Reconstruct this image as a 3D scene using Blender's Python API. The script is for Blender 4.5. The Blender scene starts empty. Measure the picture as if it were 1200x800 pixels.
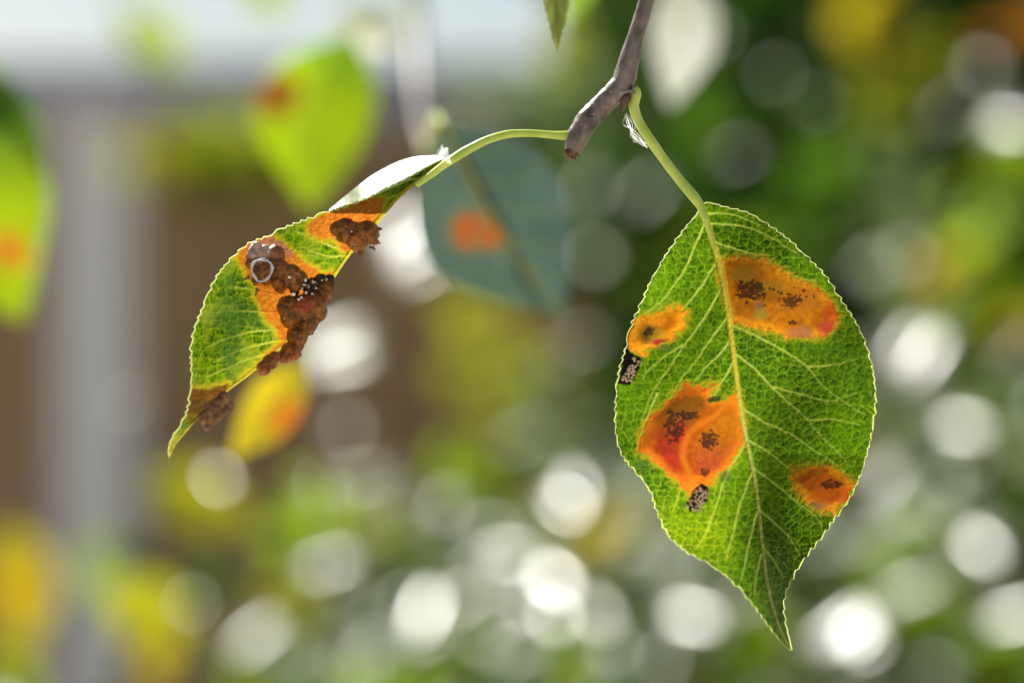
import bpy, bmesh, math, random
import numpy as np
from mathutils import Vector

random.seed(7)
rng = np.random.default_rng(7)
scene = bpy.context.scene

# ------------------------------------------------------------------ camera, sky, sun, exposure
CAM = np.array([0.0, 0.0, 1.5])          # lens height 1.5 m, looking along +Y
K = 36.0 / 100.0 / 1200.0                # metres per photo pixel per metre of distance (100 mm lens)
FOC = 0.405
cd = bpy.data.cameras.new('camera')
cam = bpy.data.objects.new('camera', cd)
scene.collection.objects.link(cam)
cam.location = CAM
cam.rotation_euler = (math.radians(90), 0, 0)
cd.lens = 100; cd.sensor_width = 36; cd.sensor_fit = 'HORIZONTAL'
cd.clip_start = 0.01; cd.clip_end = 3000
cd.dof.use_dof = True; cd.dof.focus_distance = FOC; cd.dof.aperture_fstop = 8.3
scene.camera = cam

SUN = np.array([-0.42, 0.60, 0.70]); SUN = SUN / np.linalg.norm(SUN)   # direction towards the sun
w = bpy.data.worlds.new('World'); scene.world = w; w.use_nodes = True
nt = w.node_tree; nt.nodes.clear()
sky = nt.nodes.new('ShaderNodeTexSky'); sky.sky_type = 'NISHITA'; sky.sun_disc = False
sky.sun_elevation = math.asin(SUN[2]); sky.sun_rotation = math.atan2(SUN[0], SUN[1])
sky.air_density = 1.0; sky.dust_density = 1.8; sky.ozone_density = 1.0
bg = nt.nodes.new('ShaderNodeBackground'); bg.inputs[1].default_value = 0.055
wo = nt.nodes.new('ShaderNodeOutputWorld')
nt.links.new(sky.outputs[0], bg.inputs[0]); nt.links.new(bg.outputs[0], wo.inputs[0])
sl = bpy.data.lights.new('sun', 'SUN'); sl.energy = 4.5; sl.angle = math.radians(0.53); sl.color = (1.0, 0.97, 0.91)
so = bpy.data.objects.new('sun', sl); scene.collection.objects.link(so)
so.rotation_euler = Vector(SUN).to_track_quat('Z', 'Y').to_euler()
vs = scene.view_settings; vs.view_transform = 'Standard'; vs.look = 'None'; vs.gamma = 1; vs.use_curve_mapping = False
vs.exposure = 0.9
scene.cycles.use_denoising = True
scene.cycles.max_bounces = 9; scene.cycles.diffuse_bounces = 5; scene.cycles.transmission_bounces = 5
scene.cycles.glossy_bounces = 3; scene.cycles.caustics_reflective = False; scene.cycles.caustics_refractive = False
scene.cycles.sample_clamp_indirect = 6

# ------------------------------------------------------------------ small maths
def P(px, py, D):
    """photo pixel at distance D (metres along the view axis) -> world point(s)"""
    px = np.asarray(px, float); py = np.asarray(py, float); D = np.broadcast_to(np.asarray(D, float), np.broadcast(px, py).shape)
    return np.stack([(px - 600) * K * D, D, CAM[2] - (py - 400) * K * D], -1)

def unit(v):
    v = np.asarray(v, float)
    return v / np.maximum(np.linalg.norm(v, axis=-1, keepdims=True), 1e-12)

def sstep(a, b, x):
    t = np.clip((x - a) / (b - a), 0, 1)
    return t * t * (3 - 2 * t)

def mix(a, b, t):
    t = np.asarray(t)
    if np.ndim(a) and np.ndim(t): t = t[..., None]
    elif np.ndim(b) and np.ndim(t): t = t[..., None]
    return np.asarray(a) * (1 - t) + np.asarray(b) * t

def hsh(ix, iy, seed):
    h = (ix.astype(np.int64) * 374761393 + iy.astype(np.int64) * 668265263 + seed * 974634541) & 0xFFFFFFFF
    h = ((h ^ (h >> 13)) * 1274126177) & 0xFFFFFFFF
    h = ((h ^ (h >> 16)) * 2246822519) & 0xFFFFFFFF
    h = h ^ (h >> 15)
    return (h & 0xFFFFFF) / float(0x1000000)

def vnoise(x, y, seed=0):
    ix = np.floor(x); iy = np.floor(y); fx = x - ix; fy = y - iy
    fx = fx * fx * (3 - 2 * fx); fy = fy * fy * (3 - 2 * fy)
    a = hsh(ix, iy, seed); b = hsh(ix + 1, iy, seed); c = hsh(ix, iy + 1, seed); d = hsh(ix + 1, iy + 1, seed)
    return (a * (1 - fx) + b * fx) * (1 - fy) + (c * (1 - fx) + d * fx) * fy

def fbm(x, y, seed=0, o=4):
    s = 0; a = 0.5; n = 0
    for k in range(o):
        s = s + a * vnoise(x * 2 ** k + 17 * k, y * 2 ** k + 31 * k, seed + k); n += a; a *= 0.5
    return s / n

def voro(x, y, cell, seed=0, full=False):
    """F2-F1 border distance in pixels and a random value per cell"""
    gx = np.floor(x / cell); gy = np.floor(y / cell)
    f1 = np.full(x.shape, 1e9); f2 = np.full(x.shape, 1e9); rid = np.zeros(x.shape)
    for i in range(-2, 3):
        for j in range(-2, 3):
            cx = gx + i; cy = gy + j
            qx = (cx + 0.1 + 0.8 * hsh(cx, cy, seed)) * cell; qy = (cy + 0.1 + 0.8 * hsh(cx, cy, seed + 5)) * cell
            d = np.hypot(x - qx, y - qy)
            nearer = d < f1
            f2 = np.where(nearer, f1, np.minimum(f2, d))
            rid = np.where(nearer, hsh(cx, cy, seed + 9), rid); f1 = np.where(nearer, d, f1)
    if full: return f2 - f1, rid, f1
    return f2 - f1, rid

def spline(pts, n):
    """Catmull-Rom through pts, resampled to n points evenly along its length"""
    p = np.asarray(pts, float)
    p = np.vstack([2 * p[0] - p[1], p, 2 * p[-1] - p[-2]])
    out = []
    t = np.linspace(0, 1, 24, endpoint=False)[:, None]
    for i in range(1, len(p) - 2):
        a, b, c, d = p[i - 1], p[i], p[i + 1], p[i + 2]
        out.append(0.5 * (2 * b + (c - a) * t + (2 * a - 5 * b + 4 * c - d) * t * t + (3 * b - a - 3 * c + d) * t ** 3))
    out = np.vstack(out + [p[-2][None]])
    L = np.concatenate([[0], np.cumsum(np.linalg.norm(np.diff(out, axis=0), axis=1))])
    u = np.linspace(0, L[-1], n)
    return np.stack([np.interp(u, L, out[:, k]) for k in range(out.shape[1])], 1)

def seg_dist(x, y, poly):
    """distance to a polyline and position 0..1 along it"""
    poly = np.asarray(poly, float)
    best = np.full(x.shape, 1e9); pos = np.zeros(x.shape)
    n = len(poly) - 1
    for i in range(n):
        a, b = poly[i], poly[i + 1]; e = b - a
        t = np.clip(((x - a[0]) * e[0] + (y - a[1]) * e[1]) / max(e @ e, 1e-9), 0, 1)
        d = np.hypot(x - a[0] - t * e[0], y - a[1] - t * e[1])
        m = d < best
        best = np.where(m, d, best); pos = np.where(m, (i + t) / n, pos)
    return best, pos

def sdist(x, y, poly):
    """signed distance to a closed polygon, positive inside"""
    poly = np.asarray(poly, float)
    d, _ = seg_dist(x, y, np.vstack([poly, poly[:1]]))
    ins = np.zeros(x.shape, bool)
    for i in range(len(poly)):
        a = poly[i]; b = poly[(i + 1) % len(poly)]
        c = ((a[1] > y) != (b[1] > y))
        xi = (b[0] - a[0]) * (y - a[1]) / (b[1] - a[1] + 1e-12) + a[0]
        ins ^= c & (x < xi)
    return np.where(ins, d, -d)

# ------------------------------------------------------------------ materials
def new_mat(name):
    m = bpy.data.materials.new(name); m.use_nodes = True
    t = m.node_tree; t.nodes.clear()
    out = t.nodes.new('ShaderNodeOutputMaterial')
    return m, t, out

def leaf_material(name, trans=0.55, refl=0.45, bump=0.0, spec=0.5, bump_scale=900.0):
    """thin leaf: glossy principled face mixed with a translucent sheet; colour attribute 'col', its alpha = roughness"""
    m, t, out = new_mat(name)
    at = t.nodes.new('ShaderNodeAttribute'); at.attribute_name = 'col'
    nz = t.nodes.new('ShaderNodeTexNoise'); nz.inputs['Scale'].default_value = bump_scale
    tc = t.nodes.new('ShaderNodeTexCoord'); t.links.new(tc.outputs['Object'], nz.inputs['Vector'])
    hv = t.nodes.new('ShaderNodeMixRGB'); hv.blend_type = 'MULTIPLY'; hv.inputs[0].default_value = 1
    hv.inputs[2].default_value = (refl, refl, refl, 1)
    t.links.new(at.outputs['Color'], hv.inputs[1])
    pb = t.nodes.new('ShaderNodeBsdfPrincipled')
    t.links.new(hv.outputs[0], pb.inputs['Base Color']); t.links.new(at.outputs['Alpha'], pb.inputs['Roughness'])
    pb.inputs['Specular IOR Level'].default_value = spec
    tr = t.nodes.new('ShaderNodeBsdfTranslucent'); t.links.new(at.outputs['Color'], tr.inputs['Color'])
    if bump:
        bp = t.nodes.new('ShaderNodeBump'); bp.inputs['Strength'].default_value = bump; bp.inputs['Distance'].default_value = 0.0002
        t.links.new(nz.outputs['Fac'], bp.inputs['Height']); t.links.new(bp.outputs[0], pb.inputs['Normal'])
    mx = t.nodes.new('ShaderNodeMixShader'); mx.inputs[0].default_value = trans
    t.links.new(pb.outputs[0], mx.inputs[1]); t.links.new(tr.outputs[0], mx.inputs[2]); t.links.new(mx.outputs[0], out.inputs[0])
    return m

def solid_material(name, c1, c2, scale=10.0, rough=0.6, bump=0.3, dist=0.001, detail=6, stretch=(1, 1, 1), spec=0.4, sss=0.0, trans=0.0, attr=False):
    m, t, out = new_mat(name)
    tc = t.nodes.new('ShaderNodeTexCoord'); mp = t.nodes.new('ShaderNodeMapping'); mp.inputs['Scale'].default_value = stretch
    t.links.new(tc.outputs['Object'], mp.inputs[0])
    nz = t.nodes.new('ShaderNodeTexNoise'); nz.inputs['Scale'].default_value = scale; nz.inputs['Detail'].default_value = detail
    t.links.new(mp.outputs[0], nz.inputs['Vector'])
    cr = t.nodes.new('ShaderNodeValToRGB'); cr.color_ramp.elements[0].position = 0.32; cr.color_ramp.elements[1].position = 0.68
    cr.color_ramp.elements[0].color = (*c1, 1); cr.color_ramp.elements[1].color = (*c2, 1)
    t.links.new(nz.outputs['Fac'], cr.inputs[0])
    col = cr.outputs[0]
    if attr:
        at = t.nodes.new('ShaderNodeAttribute'); at.attribute_name = 'col'
        mm = t.nodes.new('ShaderNodeMixRGB'); mm.blend_type = 'MULTIPLY'; mm.inputs[0].default_value = 1
        t.links.new(at.outputs['Color'], mm.inputs[1]); t.links.new(col, mm.inputs[2]); col = mm.outputs[0]
    pb = t.nodes.new('ShaderNodeBsdfPrincipled'); t.links.new(col, pb.inputs['Base Color'])
    pb.inputs['Roughness'].default_value = rough; pb.inputs['Specular IOR Level'].default_value = spec
    bp = t.nodes.new('ShaderNodeBump'); bp.inputs['Strength'].default_value = bump; bp.inputs['Distance'].default_value = dist
    t.links.new(nz.outputs['Fac'], bp.inputs['Height']); t.links.new(bp.outputs[0], pb.inputs['Normal'])
    last = pb.outputs[0]
    if trans:
        tr = t.nodes.new('ShaderNodeBsdfTranslucent'); t.links.new(col, tr.inputs['Color'])
        mx = t.nodes.new('ShaderNodeMixShader'); mx.inputs[0].default_value = trans
        t.links.new(last, mx.inputs[1]); t.links.new(tr.outputs[0], mx.inputs[2]); last = mx.outputs[0]
    t.links.new(last, out.inputs[0])
    return m

def juicy_material(name, c1, c2, scale, rough, radius=(.003, .0026, .0012), bump=.12):
    """soft plant tissue: light soaks through"""
    m = solid_material(name, c1, c2, scale, rough, bump, .0001)
    pb = [n for n in m.node_tree.nodes if n.type == 'BSDF_PRINCIPLED'][0]
    pb.inputs['Subsurface Weight'].default_value = 1.0; pb.inputs['Subsurface Radius'].default_value = radius; pb.inputs['Subsurface Scale'].default_value = 1.0
    return m

M_leaf = leaf_material('pear_leaf_blade', trans=0.66, refl=0.24, bump=0.25, spec=0.18)
M_back = leaf_material('garden_leaf', trans=0.45, refl=0.6, spec=0.5)
M_matte = leaf_material('matte_garden_leaf', trans=0.5, refl=0.5, spec=0.08)
M_rib = solid_material('leaf_vein', (.62, .60, .09), (.72, .68, .16), 600, 0.45, 0.1, 0.0001, trans=0.45)
M_vein = solid_material('fine_leaf_vein', (.55, .68, .13), (.66, .76, .22), 600, 0.45, 0.1, 0.0001, trans=0.5)
M_margin = juicy_material('leaf_margin', (.13, .23, .02), (.27, .37, .06), 900, 0.5, (.002, .002, .001))
M_petiole = juicy_material('petiole', (.40, .52, .07), (.60, .66, .16), 300, 0.36, (.0011, .0011, .0005))
M_bark = solid_material('twig_bark', (.055, .036, .026), (.30, .225, .175), 480, 0.40, 0.9, 0.0004, stretch=(1, 1, .45), spec=0.6, detail=10)
M_scar = solid_material('broken_twig_end', (.05, .022, .012), (.26, .13, .07), 900, 0.6, 0.8, 0.0004)
M_bud = solid_material('bud_scales', (.045, .018, .012), (.15, .07, .05), 700, 0.4, 0.6, 0.0003)
M_gall = solid_material('rust_gall', (.55, .5, .5), (1.0, 1.0, 1.0), 1100, 0.38, 0.45, 0.0002, attr=True, spec=0.25)
M_grain = solid_material('dried_granules', (.45, .30, .16), (.78, .60, .38), 800, 0.5, 0.4, 0.0002)
M_cup = solid_material('aecium_rim', (.45, .43, .42), (.75, .73, .72), 900, 0.4, 0.4, 0.0002)
M_white = solid_material('white_nodule', (.75, .70, .60), (.9, .88, .8), 900, 0.4, 0.2, 0.0001)
M_silk = juicy_material('spider_silk', (.86, .87, .88), (.95, .95, .95), 900, 0.4)
M_spike = solid_material('gall_spike', (.10, .035, .012), (.26, .10, .04), 900, .45, .3, .0001)
M_stem = solid_material('shrub_stem', (.07, .05, .035), (.18, .13, .09), 40, 0.7, 0.6, 0.003, stretch=(1, 1, .2))
M_post = solid_material('white_painted_timber', (.86, .85, .82), (.93, .92, .89), 6, 0.5, 0.1, 0.002, stretch=(1, 1, .1))
M_fascia = solid_material('grey_painted_board', (.50, .49, .58), (.58, .57, .66), 6, 0.5, 0.1, 0.002, stretch=(.1, 1, 1))
M_wall = solid_material('brown_stained_timber', (.36, .235, .12), (.52, .36, .20), 7, 0.65, 0.3, 0.004, stretch=(1, 1, .06))
M_roof = solid_material('roof_sheet', (.42, .43, .47), (.52, .53, .56), 3, 0.5, 0.2, 0.004)
M_ground = solid_material('pale_bounce_ground', (.40, .35, .28), (.56, .50, .42), 9, 0.9, 0.6, 0.02)  # unseen ground, made pale so it bounces sunlight up as fill

# ------------------------------------------------------------------ object helpers
col = scene.collection
def link(o, parent=None):
    col.objects.link(o)
    if parent is not None: o.parent = parent
    return o

def empty(name, loc=(0, 0, 0), parent=None):
    o = bpy.data.objects.new(name, None); o.location = loc; o.empty_display_size = 0.01
    return link(o, parent)

def tag(o, label=None, cat=None, group=None, kind=None):
    if label: o['label'] = label
    if cat: o['category'] = cat
    if group: o['group'] = group
    if kind: o['kind'] = kind
    return o

def place_origin(o, parent):
    """keep world coordinates baked in the mesh, whatever the parent's location"""
    p = parent; off = Vector((0, 0, 0))
    while p is not None:
        off += p.location; p = p.parent
    o.location = -off

def mesh_obj(name, V, F, mat, parent=None, colr=None, normals=None, smooth=True):
    V = np.asarray(V, np.float32); F = np.asarray(F, np.int32)
    me = bpy.data.meshes.new(name)
    k = F.shape[1]
    me.vertices.add(len(V)); me.vertices.foreach_set('co', V.ravel())
    me.loops.add(F.size); me.loops.foreach_set('vertex_index', F.ravel())
    me.polygons.add(len(F)); me.polygons.foreach_set('loop_start', np.arange(0, F.size, k, dtype=np.int32))
    me.polygons.foreach_set('use_smooth', np.full(len(F), smooth))
    me.update(calc_edges=True); me.validate()
    if colr is not None:
        c = np.ones((len(V), 4), np.float32); c[:, :colr.shape[1]] = colr
        a = me.attributes.new('col', 'FLOAT_COLOR', 'POINT'); a.data.foreach_set('color', c.ravel())
    if normals is not None:
        me.normals_split_custom_set_from_vertices(np.asarray(normals, np.float32).tolist())
    me.materials.append(mat)
    o = bpy.data.objects.new(name, me)
    link(o, parent)
    if parent is not None: place_origin(o, parent)
    return o

def tube_data(pts, rad, sides=8, cap=True):
    pts = np.asarray(pts, float); n = len(pts); rad = np.broadcast_to(np.asarray(rad, float), (n,))
    tan = unit(np.gradient(pts, axis=0))
    up = np.array([0, 0, 1.0]) if abs(tan[0][2]) < 0.9 else np.array([1.0, 0, 0])
    u = unit(np.cross(tan[0], up)); U = []
    for i in range(n):
        u = unit(u - tan[i] * (u @ tan[i])); U.append(u)
    U = np.array(U); W = np.cross(tan, U)
    a = np.linspace(0, 2 * np.pi, sides, endpoint=False)
    V = pts[:, None] + rad[:, None, None] * (np.cos(a)[None, :, None] * U[:, None] + np.sin(a)[None, :, None] * W[:, None])
    V = V.reshape(-1, 3)
    i = np.arange(n - 1)[:, None] * sides; j = np.arange(sides)[None]; j2 = (j + 1) % sides
    F = np.stack([i + j, i + j2, i + sides + j2, i + sides + j], -1).reshape(-1, 4)
    if cap:
        V = np.vstack([V, pts[0], pts[-1]]); c0 = len(V) - 2; c1 = len(V) - 1
        jj = np.arange(sides); b = (n - 1) * sides
        k0 = np.stack([(jj + 1) % sides, jj, np.full(sides, c0), np.full(sides, c0)], 1)
        k1 = np.stack([b + jj, b + (jj + 1) % sides, np.full(sides, c1), np.full(sides, c1)], 1)
        return V, F, k0, k1
    return V, F, None, None

def tube(name, pts, rad, mat, parent=None, sides=8, colr=None):
    V, F, k0, k1 = tube_data(pts, rad, sides)
    me = bpy.data.meshes.new(name)
    faces = F.tolist() + [f[:3] for f in k0.tolist()] + [f[:3] for f in k1.tolist()]
    me.from_pydata(V.tolist(), [], faces)
    me.polygons.foreach_set('use_smooth', np.ones(len(faces), bool))
    me.materials.append(mat); me.update()
    o = bpy.data.objects.new(name, me); link(o, parent)
    if parent is not None: place_origin(o, parent)
    return o

ICO = {}
def ico(sub):
    if sub not in ICO:
        bm = bmesh.new(); bmesh.ops.create_icosphere(bm, subdivisions=sub, radius=1)
        ICO[sub] = (np.array([v.co[:] for v in bm.verts]), np.array([[v.index for v in f.verts] for f in bm.faces])); bm.free()
    return ICO[sub]

def blobs(name, cen, rad, mat, parent, sub=2, wob=0.15, squash=None, seed=0):
    """many small lumps joined (granules too small to pick apart)"""
    v0, f0 = ico(sub); Vs = []; Fs = []; r = np.random.default_rng(seed); k = 0
    for c, a in zip(cen, rad):
        s = 1 + wob * r.normal(size=3); q = v0 * s * a * (1 + 0.08 * r.normal(size=(len(v0), 1)))
        Vs.append(q + c); Fs.append(f0 + k); k += len(v0)
    return mesh_obj(name, np.vstack(Vs), np.vstack(Fs), mat, parent)

# ------------------------------------------------------------------ leaf builder
def build_leaf(name, parent, mid, left, right, depth, paint, mat, N=200, M=60, tooth=2.2, period=11.0, relief=None,
               sides=(1, -1), label=None):
    """mid/left/right: outline in photo pixels, base to tip; depth(px,py)->distance; paint(px,py,...)->(rgba, piece id)"""
    m = spline(mid, N); e = {}
    for s_, pts in ((-1, left), (1, right)):
        q = spline(pts, N); q[0] = m[0]; q[-1] = m[-1]
        L = np.concatenate([[0], np.cumsum(np.linalg.norm(np.diff(q, axis=0), axis=1))])
        tg = unit(np.gradient(q, axis=0)); nrm = np.stack([tg[:, 1], -tg[:, 0]], 1)
        nrm *= np.sign(((q - m) * nrm).sum(1, keepdims=True) + 1e-9)
        jit = vnoise(L / period * 0.6, L * 0, 40 + s_) * 1.2
        ph = (L / period + jit) % 1.0
        saw = np.where(ph < 0.82, (ph / 0.82) ** 1.5, (1 - ph) / 0.18)
        fade = sstep(0, 0.06, L / L[-1]) * (1 - sstep(0.93, 1.0, L / L[-1]))
        amp = tooth * (0.5 + vnoise(L / 23.0, L * 0 + 3, 50 + s_))
        e[s_] = q + nrm * ((saw - 0.4) * amp * fade + (fbm(L / 60.0, L * 0, 60 + s_) - 0.5) * 5 * fade)[:, None]
    t = np.linspace(-1, 1, 2 * M + 1)
    cols = []
    for tv in t:
        ed = e[-1] if tv < 0 else e[1]
        if (tv < 0 and -1 not in sides) or (tv > 0 and 1 not in sides): continue
        cols.append(m + (ed - m) * abs(tv))
    G = np.stack(cols, 1)                       # rows (along) x columns (across) x 2
    R, C = G.shape[:2]
    px, py = G[..., 0], G[..., 1]
    Y = depth(px, py)
    rgba, pid = paint(px, py)
    if relief is not None: Y = Y + relief(px, py)
    V = P(px, py, Y)
    du = np.gradient(V, axis=0); dv = np.gradient(V, axis=1)
    nr = unit(np.cross(du, dv) + 1e-15)
    flip = nr[..., 1] > 0; 
    if flip.mean() > 0.5: nr = -nr
    idx = np.arange(R * C).reshape(R, C)
    F = np.stack([idx[:-1, :-1], idx[1:, :-1], idx[1:, 1:], idx[:-1, 1:]], -1).reshape(-1, 4)
    fn = np.cross(du, dv)[..., 1].mean()
    if fn > 0: F = F[:, ::-1]
    pv = pid.ravel()[F]; pf = np.sort(pv, 1)[:, 2]
    Vf = V.reshape(-1, 3); Cf = rgba.reshape(-1, 4); Nf = nr.reshape(-1, 3)
    def sub(nm, keep, par):
        f = F[keep]; u, inv = np.unique(f, return_inverse=True)
        return mesh_obj(nm, Vf[u], inv.reshape(-1, 4), mat, par, Cf[u], Nf[u])
    leaf = sub(name, pf == 0, parent)
    if label: leaf['label'] = label
    spots = {}
    for k in sorted(set(pf.tolist()) - {0}):
        spots[k] = sub('midrib' if k == 10 else ('vein' if k >= 20 else 'rust_spot'), pf == k, leaf)
    for s_ in sides if N > 120 else ():
        q = e[s_]
        pts = P(q[:, 0], q[:, 1], depth(q[:, 0], q[:, 1]))
        yield_r = 0.62 * K * np.minimum(pts[:, 1], FOC + .05)
        tube('margin', pts, yield_r * (0.75 + 0.5 * vnoise(np.arange(len(q)) / 6.0, np.zeros(len(q)), 3)), M_margin, leaf, 6)
    return leaf, e, m, spots

def on_leaf_tube(name, pts, r0, r1, depth, mat, parent, lift=0.4, n=40, sides=6, p=1.0):
    q = spline(pts, n)
    d = depth(q[:, 0], q[:, 1])
    rr = (r0 + (r1 - r0) * np.linspace(0, 1, n) ** p) * K * d
    W = P(q[:, 0], q[:, 1], d - rr * lift)
    return tube(name, W, rr, mat, parent, sides)

# ================================================================== SETTING
ground = mesh_obj('ground', [[-400, -60, 0], [400, -60, 0], [400, 900, 0], [-400, 900, 0]], [[0, 1, 2, 3]], M_ground)
tag(ground, kind='structure')

def box(name, x0, x1, y0, y1, z0, z1, mat, parent, bev=0.004):
    bm = bmesh.new()
    bmesh.ops.create_cube(bm, size=1)
    for v in bm.verts:
        v.co = ((x0 + x1) / 2 + v.co.x * (x1 - x0), (y0 + y1) / 2 + v.co.y * (y1 - y0), (z0 + z1) / 2 + v.co.z * (z1 - z0))
    bmesh.ops.bevel(bm, geom=bm.edges[:], offset=bev, segments=2, affect='EDGES')
    me = bpy.data.meshes.new(name); bm.to_mesh(me); bm.free(); me.materials.append(mat)
    o = bpy.data.objects.new(name, me); link(o, parent); place_origin(o, parent)
    return o

# the garden shed with its veranda, far out of focus
SD = 5.0
shed = empty('garden_shed', (-0.7, SD, 0))
tag(shed, 'brown timber shed with white veranda post under a grey eave, blurred far behind', 'shed')
def sx(px, D=SD): return float((px - 600) * K * D)
def sz(py, D=SD): return float(CAM[2] - (py - 400) * K * D)
pc = sx(110); pw = 90 * K * SD / 2
box('post', pc - pw, pc + pw, SD, SD + 0.13, 0.0, sz(118), M_post, shed)
box('post', pc - pw - 1.9, pc + pw - 1.9, SD, SD + 0.13, 0.0, sz(118), M_post, shed)
box('fascia', -3.2, sx(790), SD - 0.03, SD + 0.02, sz(132), sz(96), M_fascia, shed)
box('soffit', -3.2, sx(790), SD + 0.024, SD + 1.05, sz(119), sz(112), M_fascia, shed, 0.002)
gut = []
gx = np.linspace(-3.22, sx(793), 30)
tube('gutter', np.stack([gx, np.full(30, SD - 0.075), np.full(30, sz(112))], 1), 0.03, M_fascia, shed, 12)
nb = 29
bw = (sx(790, SD + .9) + 3.2) / nb
for i in range(nb):
    x0 = -3.2 + i * bw
    box('wall_board', x0 + 0.003, x0 + bw - 0.003, SD + 0.9 + 0.006 * (i % 2), SD + 0.93 + 0.006 * (i % 2), 0.0, sz(112), M_wall, shed, 0.003)
box('wall', -3.2, sx(790, SD + .9), SD + 0.945, SD + 2.6, 0.0, sz(113), M_wall, shed)
bmz = sz(98)
rf = mesh_obj('roof', [[-3.3, SD - .08, bmz], [sx(796), SD - .08, bmz], [sx(796), SD + 2.9, bmz - .16], [-3.3, SD + 2.9, bmz - .16],
                       [-3.3, SD - .08, bmz + .03], [sx(796), SD - .08, bmz + .03], [sx(796), SD + 2.9, bmz - .13], [-3.3, SD + 2.9, bmz - .13]],
              [[0, 1, 2, 3], [7, 6, 5, 4], [4, 5, 1, 0], [5, 6, 2, 1], [6, 7, 3, 2], [7, 4, 0, 3]], M_roof, shed, smooth=False)

# ================================================================== FOLIAGE (out of focus)
TA = np.array([0, .12, .3, .5, .7, .88, 1.0]); TW = np.array([.03, .55, .92, 1.0, .78, .36, .0])
def leaf_template(fold=0.25, curl=0.18):
    V = []; F = []
    for a, ww in zip(TA, TW):
        for s in (-1, -.5, 0, .5, 1):
            x = s * ww * 0.5
            V.append((x, a - 0.5, fold * abs(x) - curl * (a - 0.5) ** 2 * 1.6 + 0.02 * math.sin(9 * a + s * 2)))
    n = len(TA)
    for i in range(n - 1):
        for j in range(4):
            k = i * 5 + j
            F.append((k, k + 1, k + 6, k + 5))
    return np.array(V), np.array(F)
LV, LF = leaf_template()

def leaf_frames(normals, dirs):
    n = unit(normals); d = unit(dirs - n * (dirs * n).sum(1, keepdims=True)); x = np.cross(d, n)
    return x, d, n

def foliage_arrays(pos, normals, dirs, length, width, tpl=None):
    V0, F0 = tpl if tpl is not None else (LV, LF)
    x, d, n = leaf_frames(normals, dirs)
    L = length[:, None, None]; Wd = width[:, None, None]
    V = pos[:, None] + V0[None, :, 0:1] * Wd * x[:, None] + V0[None, :, 1:2] * L * d[:, None] + V0[None, :, 2:3] * Wd * n[:, None]
    F = F0[None] + (np.arange(len(pos)) * len(V0))[:, None, None]
    return V.reshape(-1, 3), F.reshape(-1, 4)

def foliage(name, parent, pos, normals, dirs, length, width, rgba, mat=None):
    V, F = foliage_arrays(pos, normals, dirs, length, width)
    o = mesh_obj(name, V, F, mat or M_matte, parent, np.repeat(rgba, len(LV), 0))
    o['kind'] = 'stuff'
    return o

def half_vec(pos):
    return unit(unit(CAM - pos) + SUN)

def palette(n, cols_, jitter=0.25):
    c = np.array(cols_)[rng.integers(0, len(cols_), n)]
    return np.clip(c * (1 + jitter * rng.normal(size=(n, 1))) * (1 + 0.12 * rng.normal(size=(n, 3))), 0.003, 0.9)

def in_region(n, test, xr, yr, Dr):
    out = []
    tot = 0
    while tot < n:
        px = rng.uniform(*xr, n); py = rng.uniform(*yr, n); D = rng.uniform(*Dr, n)
        k = test(px, py, D)
        out.append(np.stack([px[k], py[k], D[k]], 1)); tot += k.sum()
    return np.vstack(out)[:n]

def scatter(name, parent, n, test, xr, yr, Dr, size, cols_, gloss_sigma, rough, mirror=0.5, mat=None):
    q = in_region(n, test, xr, yr, Dr)
    pos = P(q[:, 0], q[:, 1], q[:, 2])
    H = half_vec(pos)
    rnd = rng.normal(size=(n, 3)); 
    nr = np.where((rng.random(n) < mirror)[:, None], unit(H + gloss_sigma * rnd), unit(rnd + np.array([0, -.3, .6])))
    dirs = unit(rng.normal(size=(n, 3)) + np.array([0, 0, -.9]))
    L = rng.uniform(size[0], size[1], n)
    rgba = np.concatenate([palette(n, cols_), rng.uniform(rough[0], rough[1], (n, 1))], 1)
    return foliage(name, parent, pos, nr, dirs, L, L * rng.uniform(.45, .62, n), rgba, mat)

def stems(parent, base, tops, r=0.012, nm='stem'):
    for t_ in tops:
        b = np.array(base, float) + np.array([random.uniform(-.08, .08), random.uniform(-.05, .05), 0])
        t_ = np.array(t_, float)
        mids = [b + (t_ - b) * f + np.array([random.uniform(-.05, .05), random.uniform(-.05, .05), 0]) for f in (.3, .6, .85)]
        pts = spline([b] + mids + [t_], 24)
        tube(nm, pts, np.linspace(r, r * .3, 24), M_stem, parent, 7)

DARK = [(.025, .07, .008), (.04, .10, .010), (.06, .13, .010), (.03, .07, .015), (.13, .20, .010), (.05, .10, .016)]
MID = [(.09, .20, .02), (.13, .26, .025), (.10, .18, .04), (.20, .34, .02), (.14, .19, .05), (.30, .34, .03)]
YEL = [(.42, .46, .015), (.55, .46, .012), (.34, .46, .02), (.52, .36, .012), (.25, .40, .03)]

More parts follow.
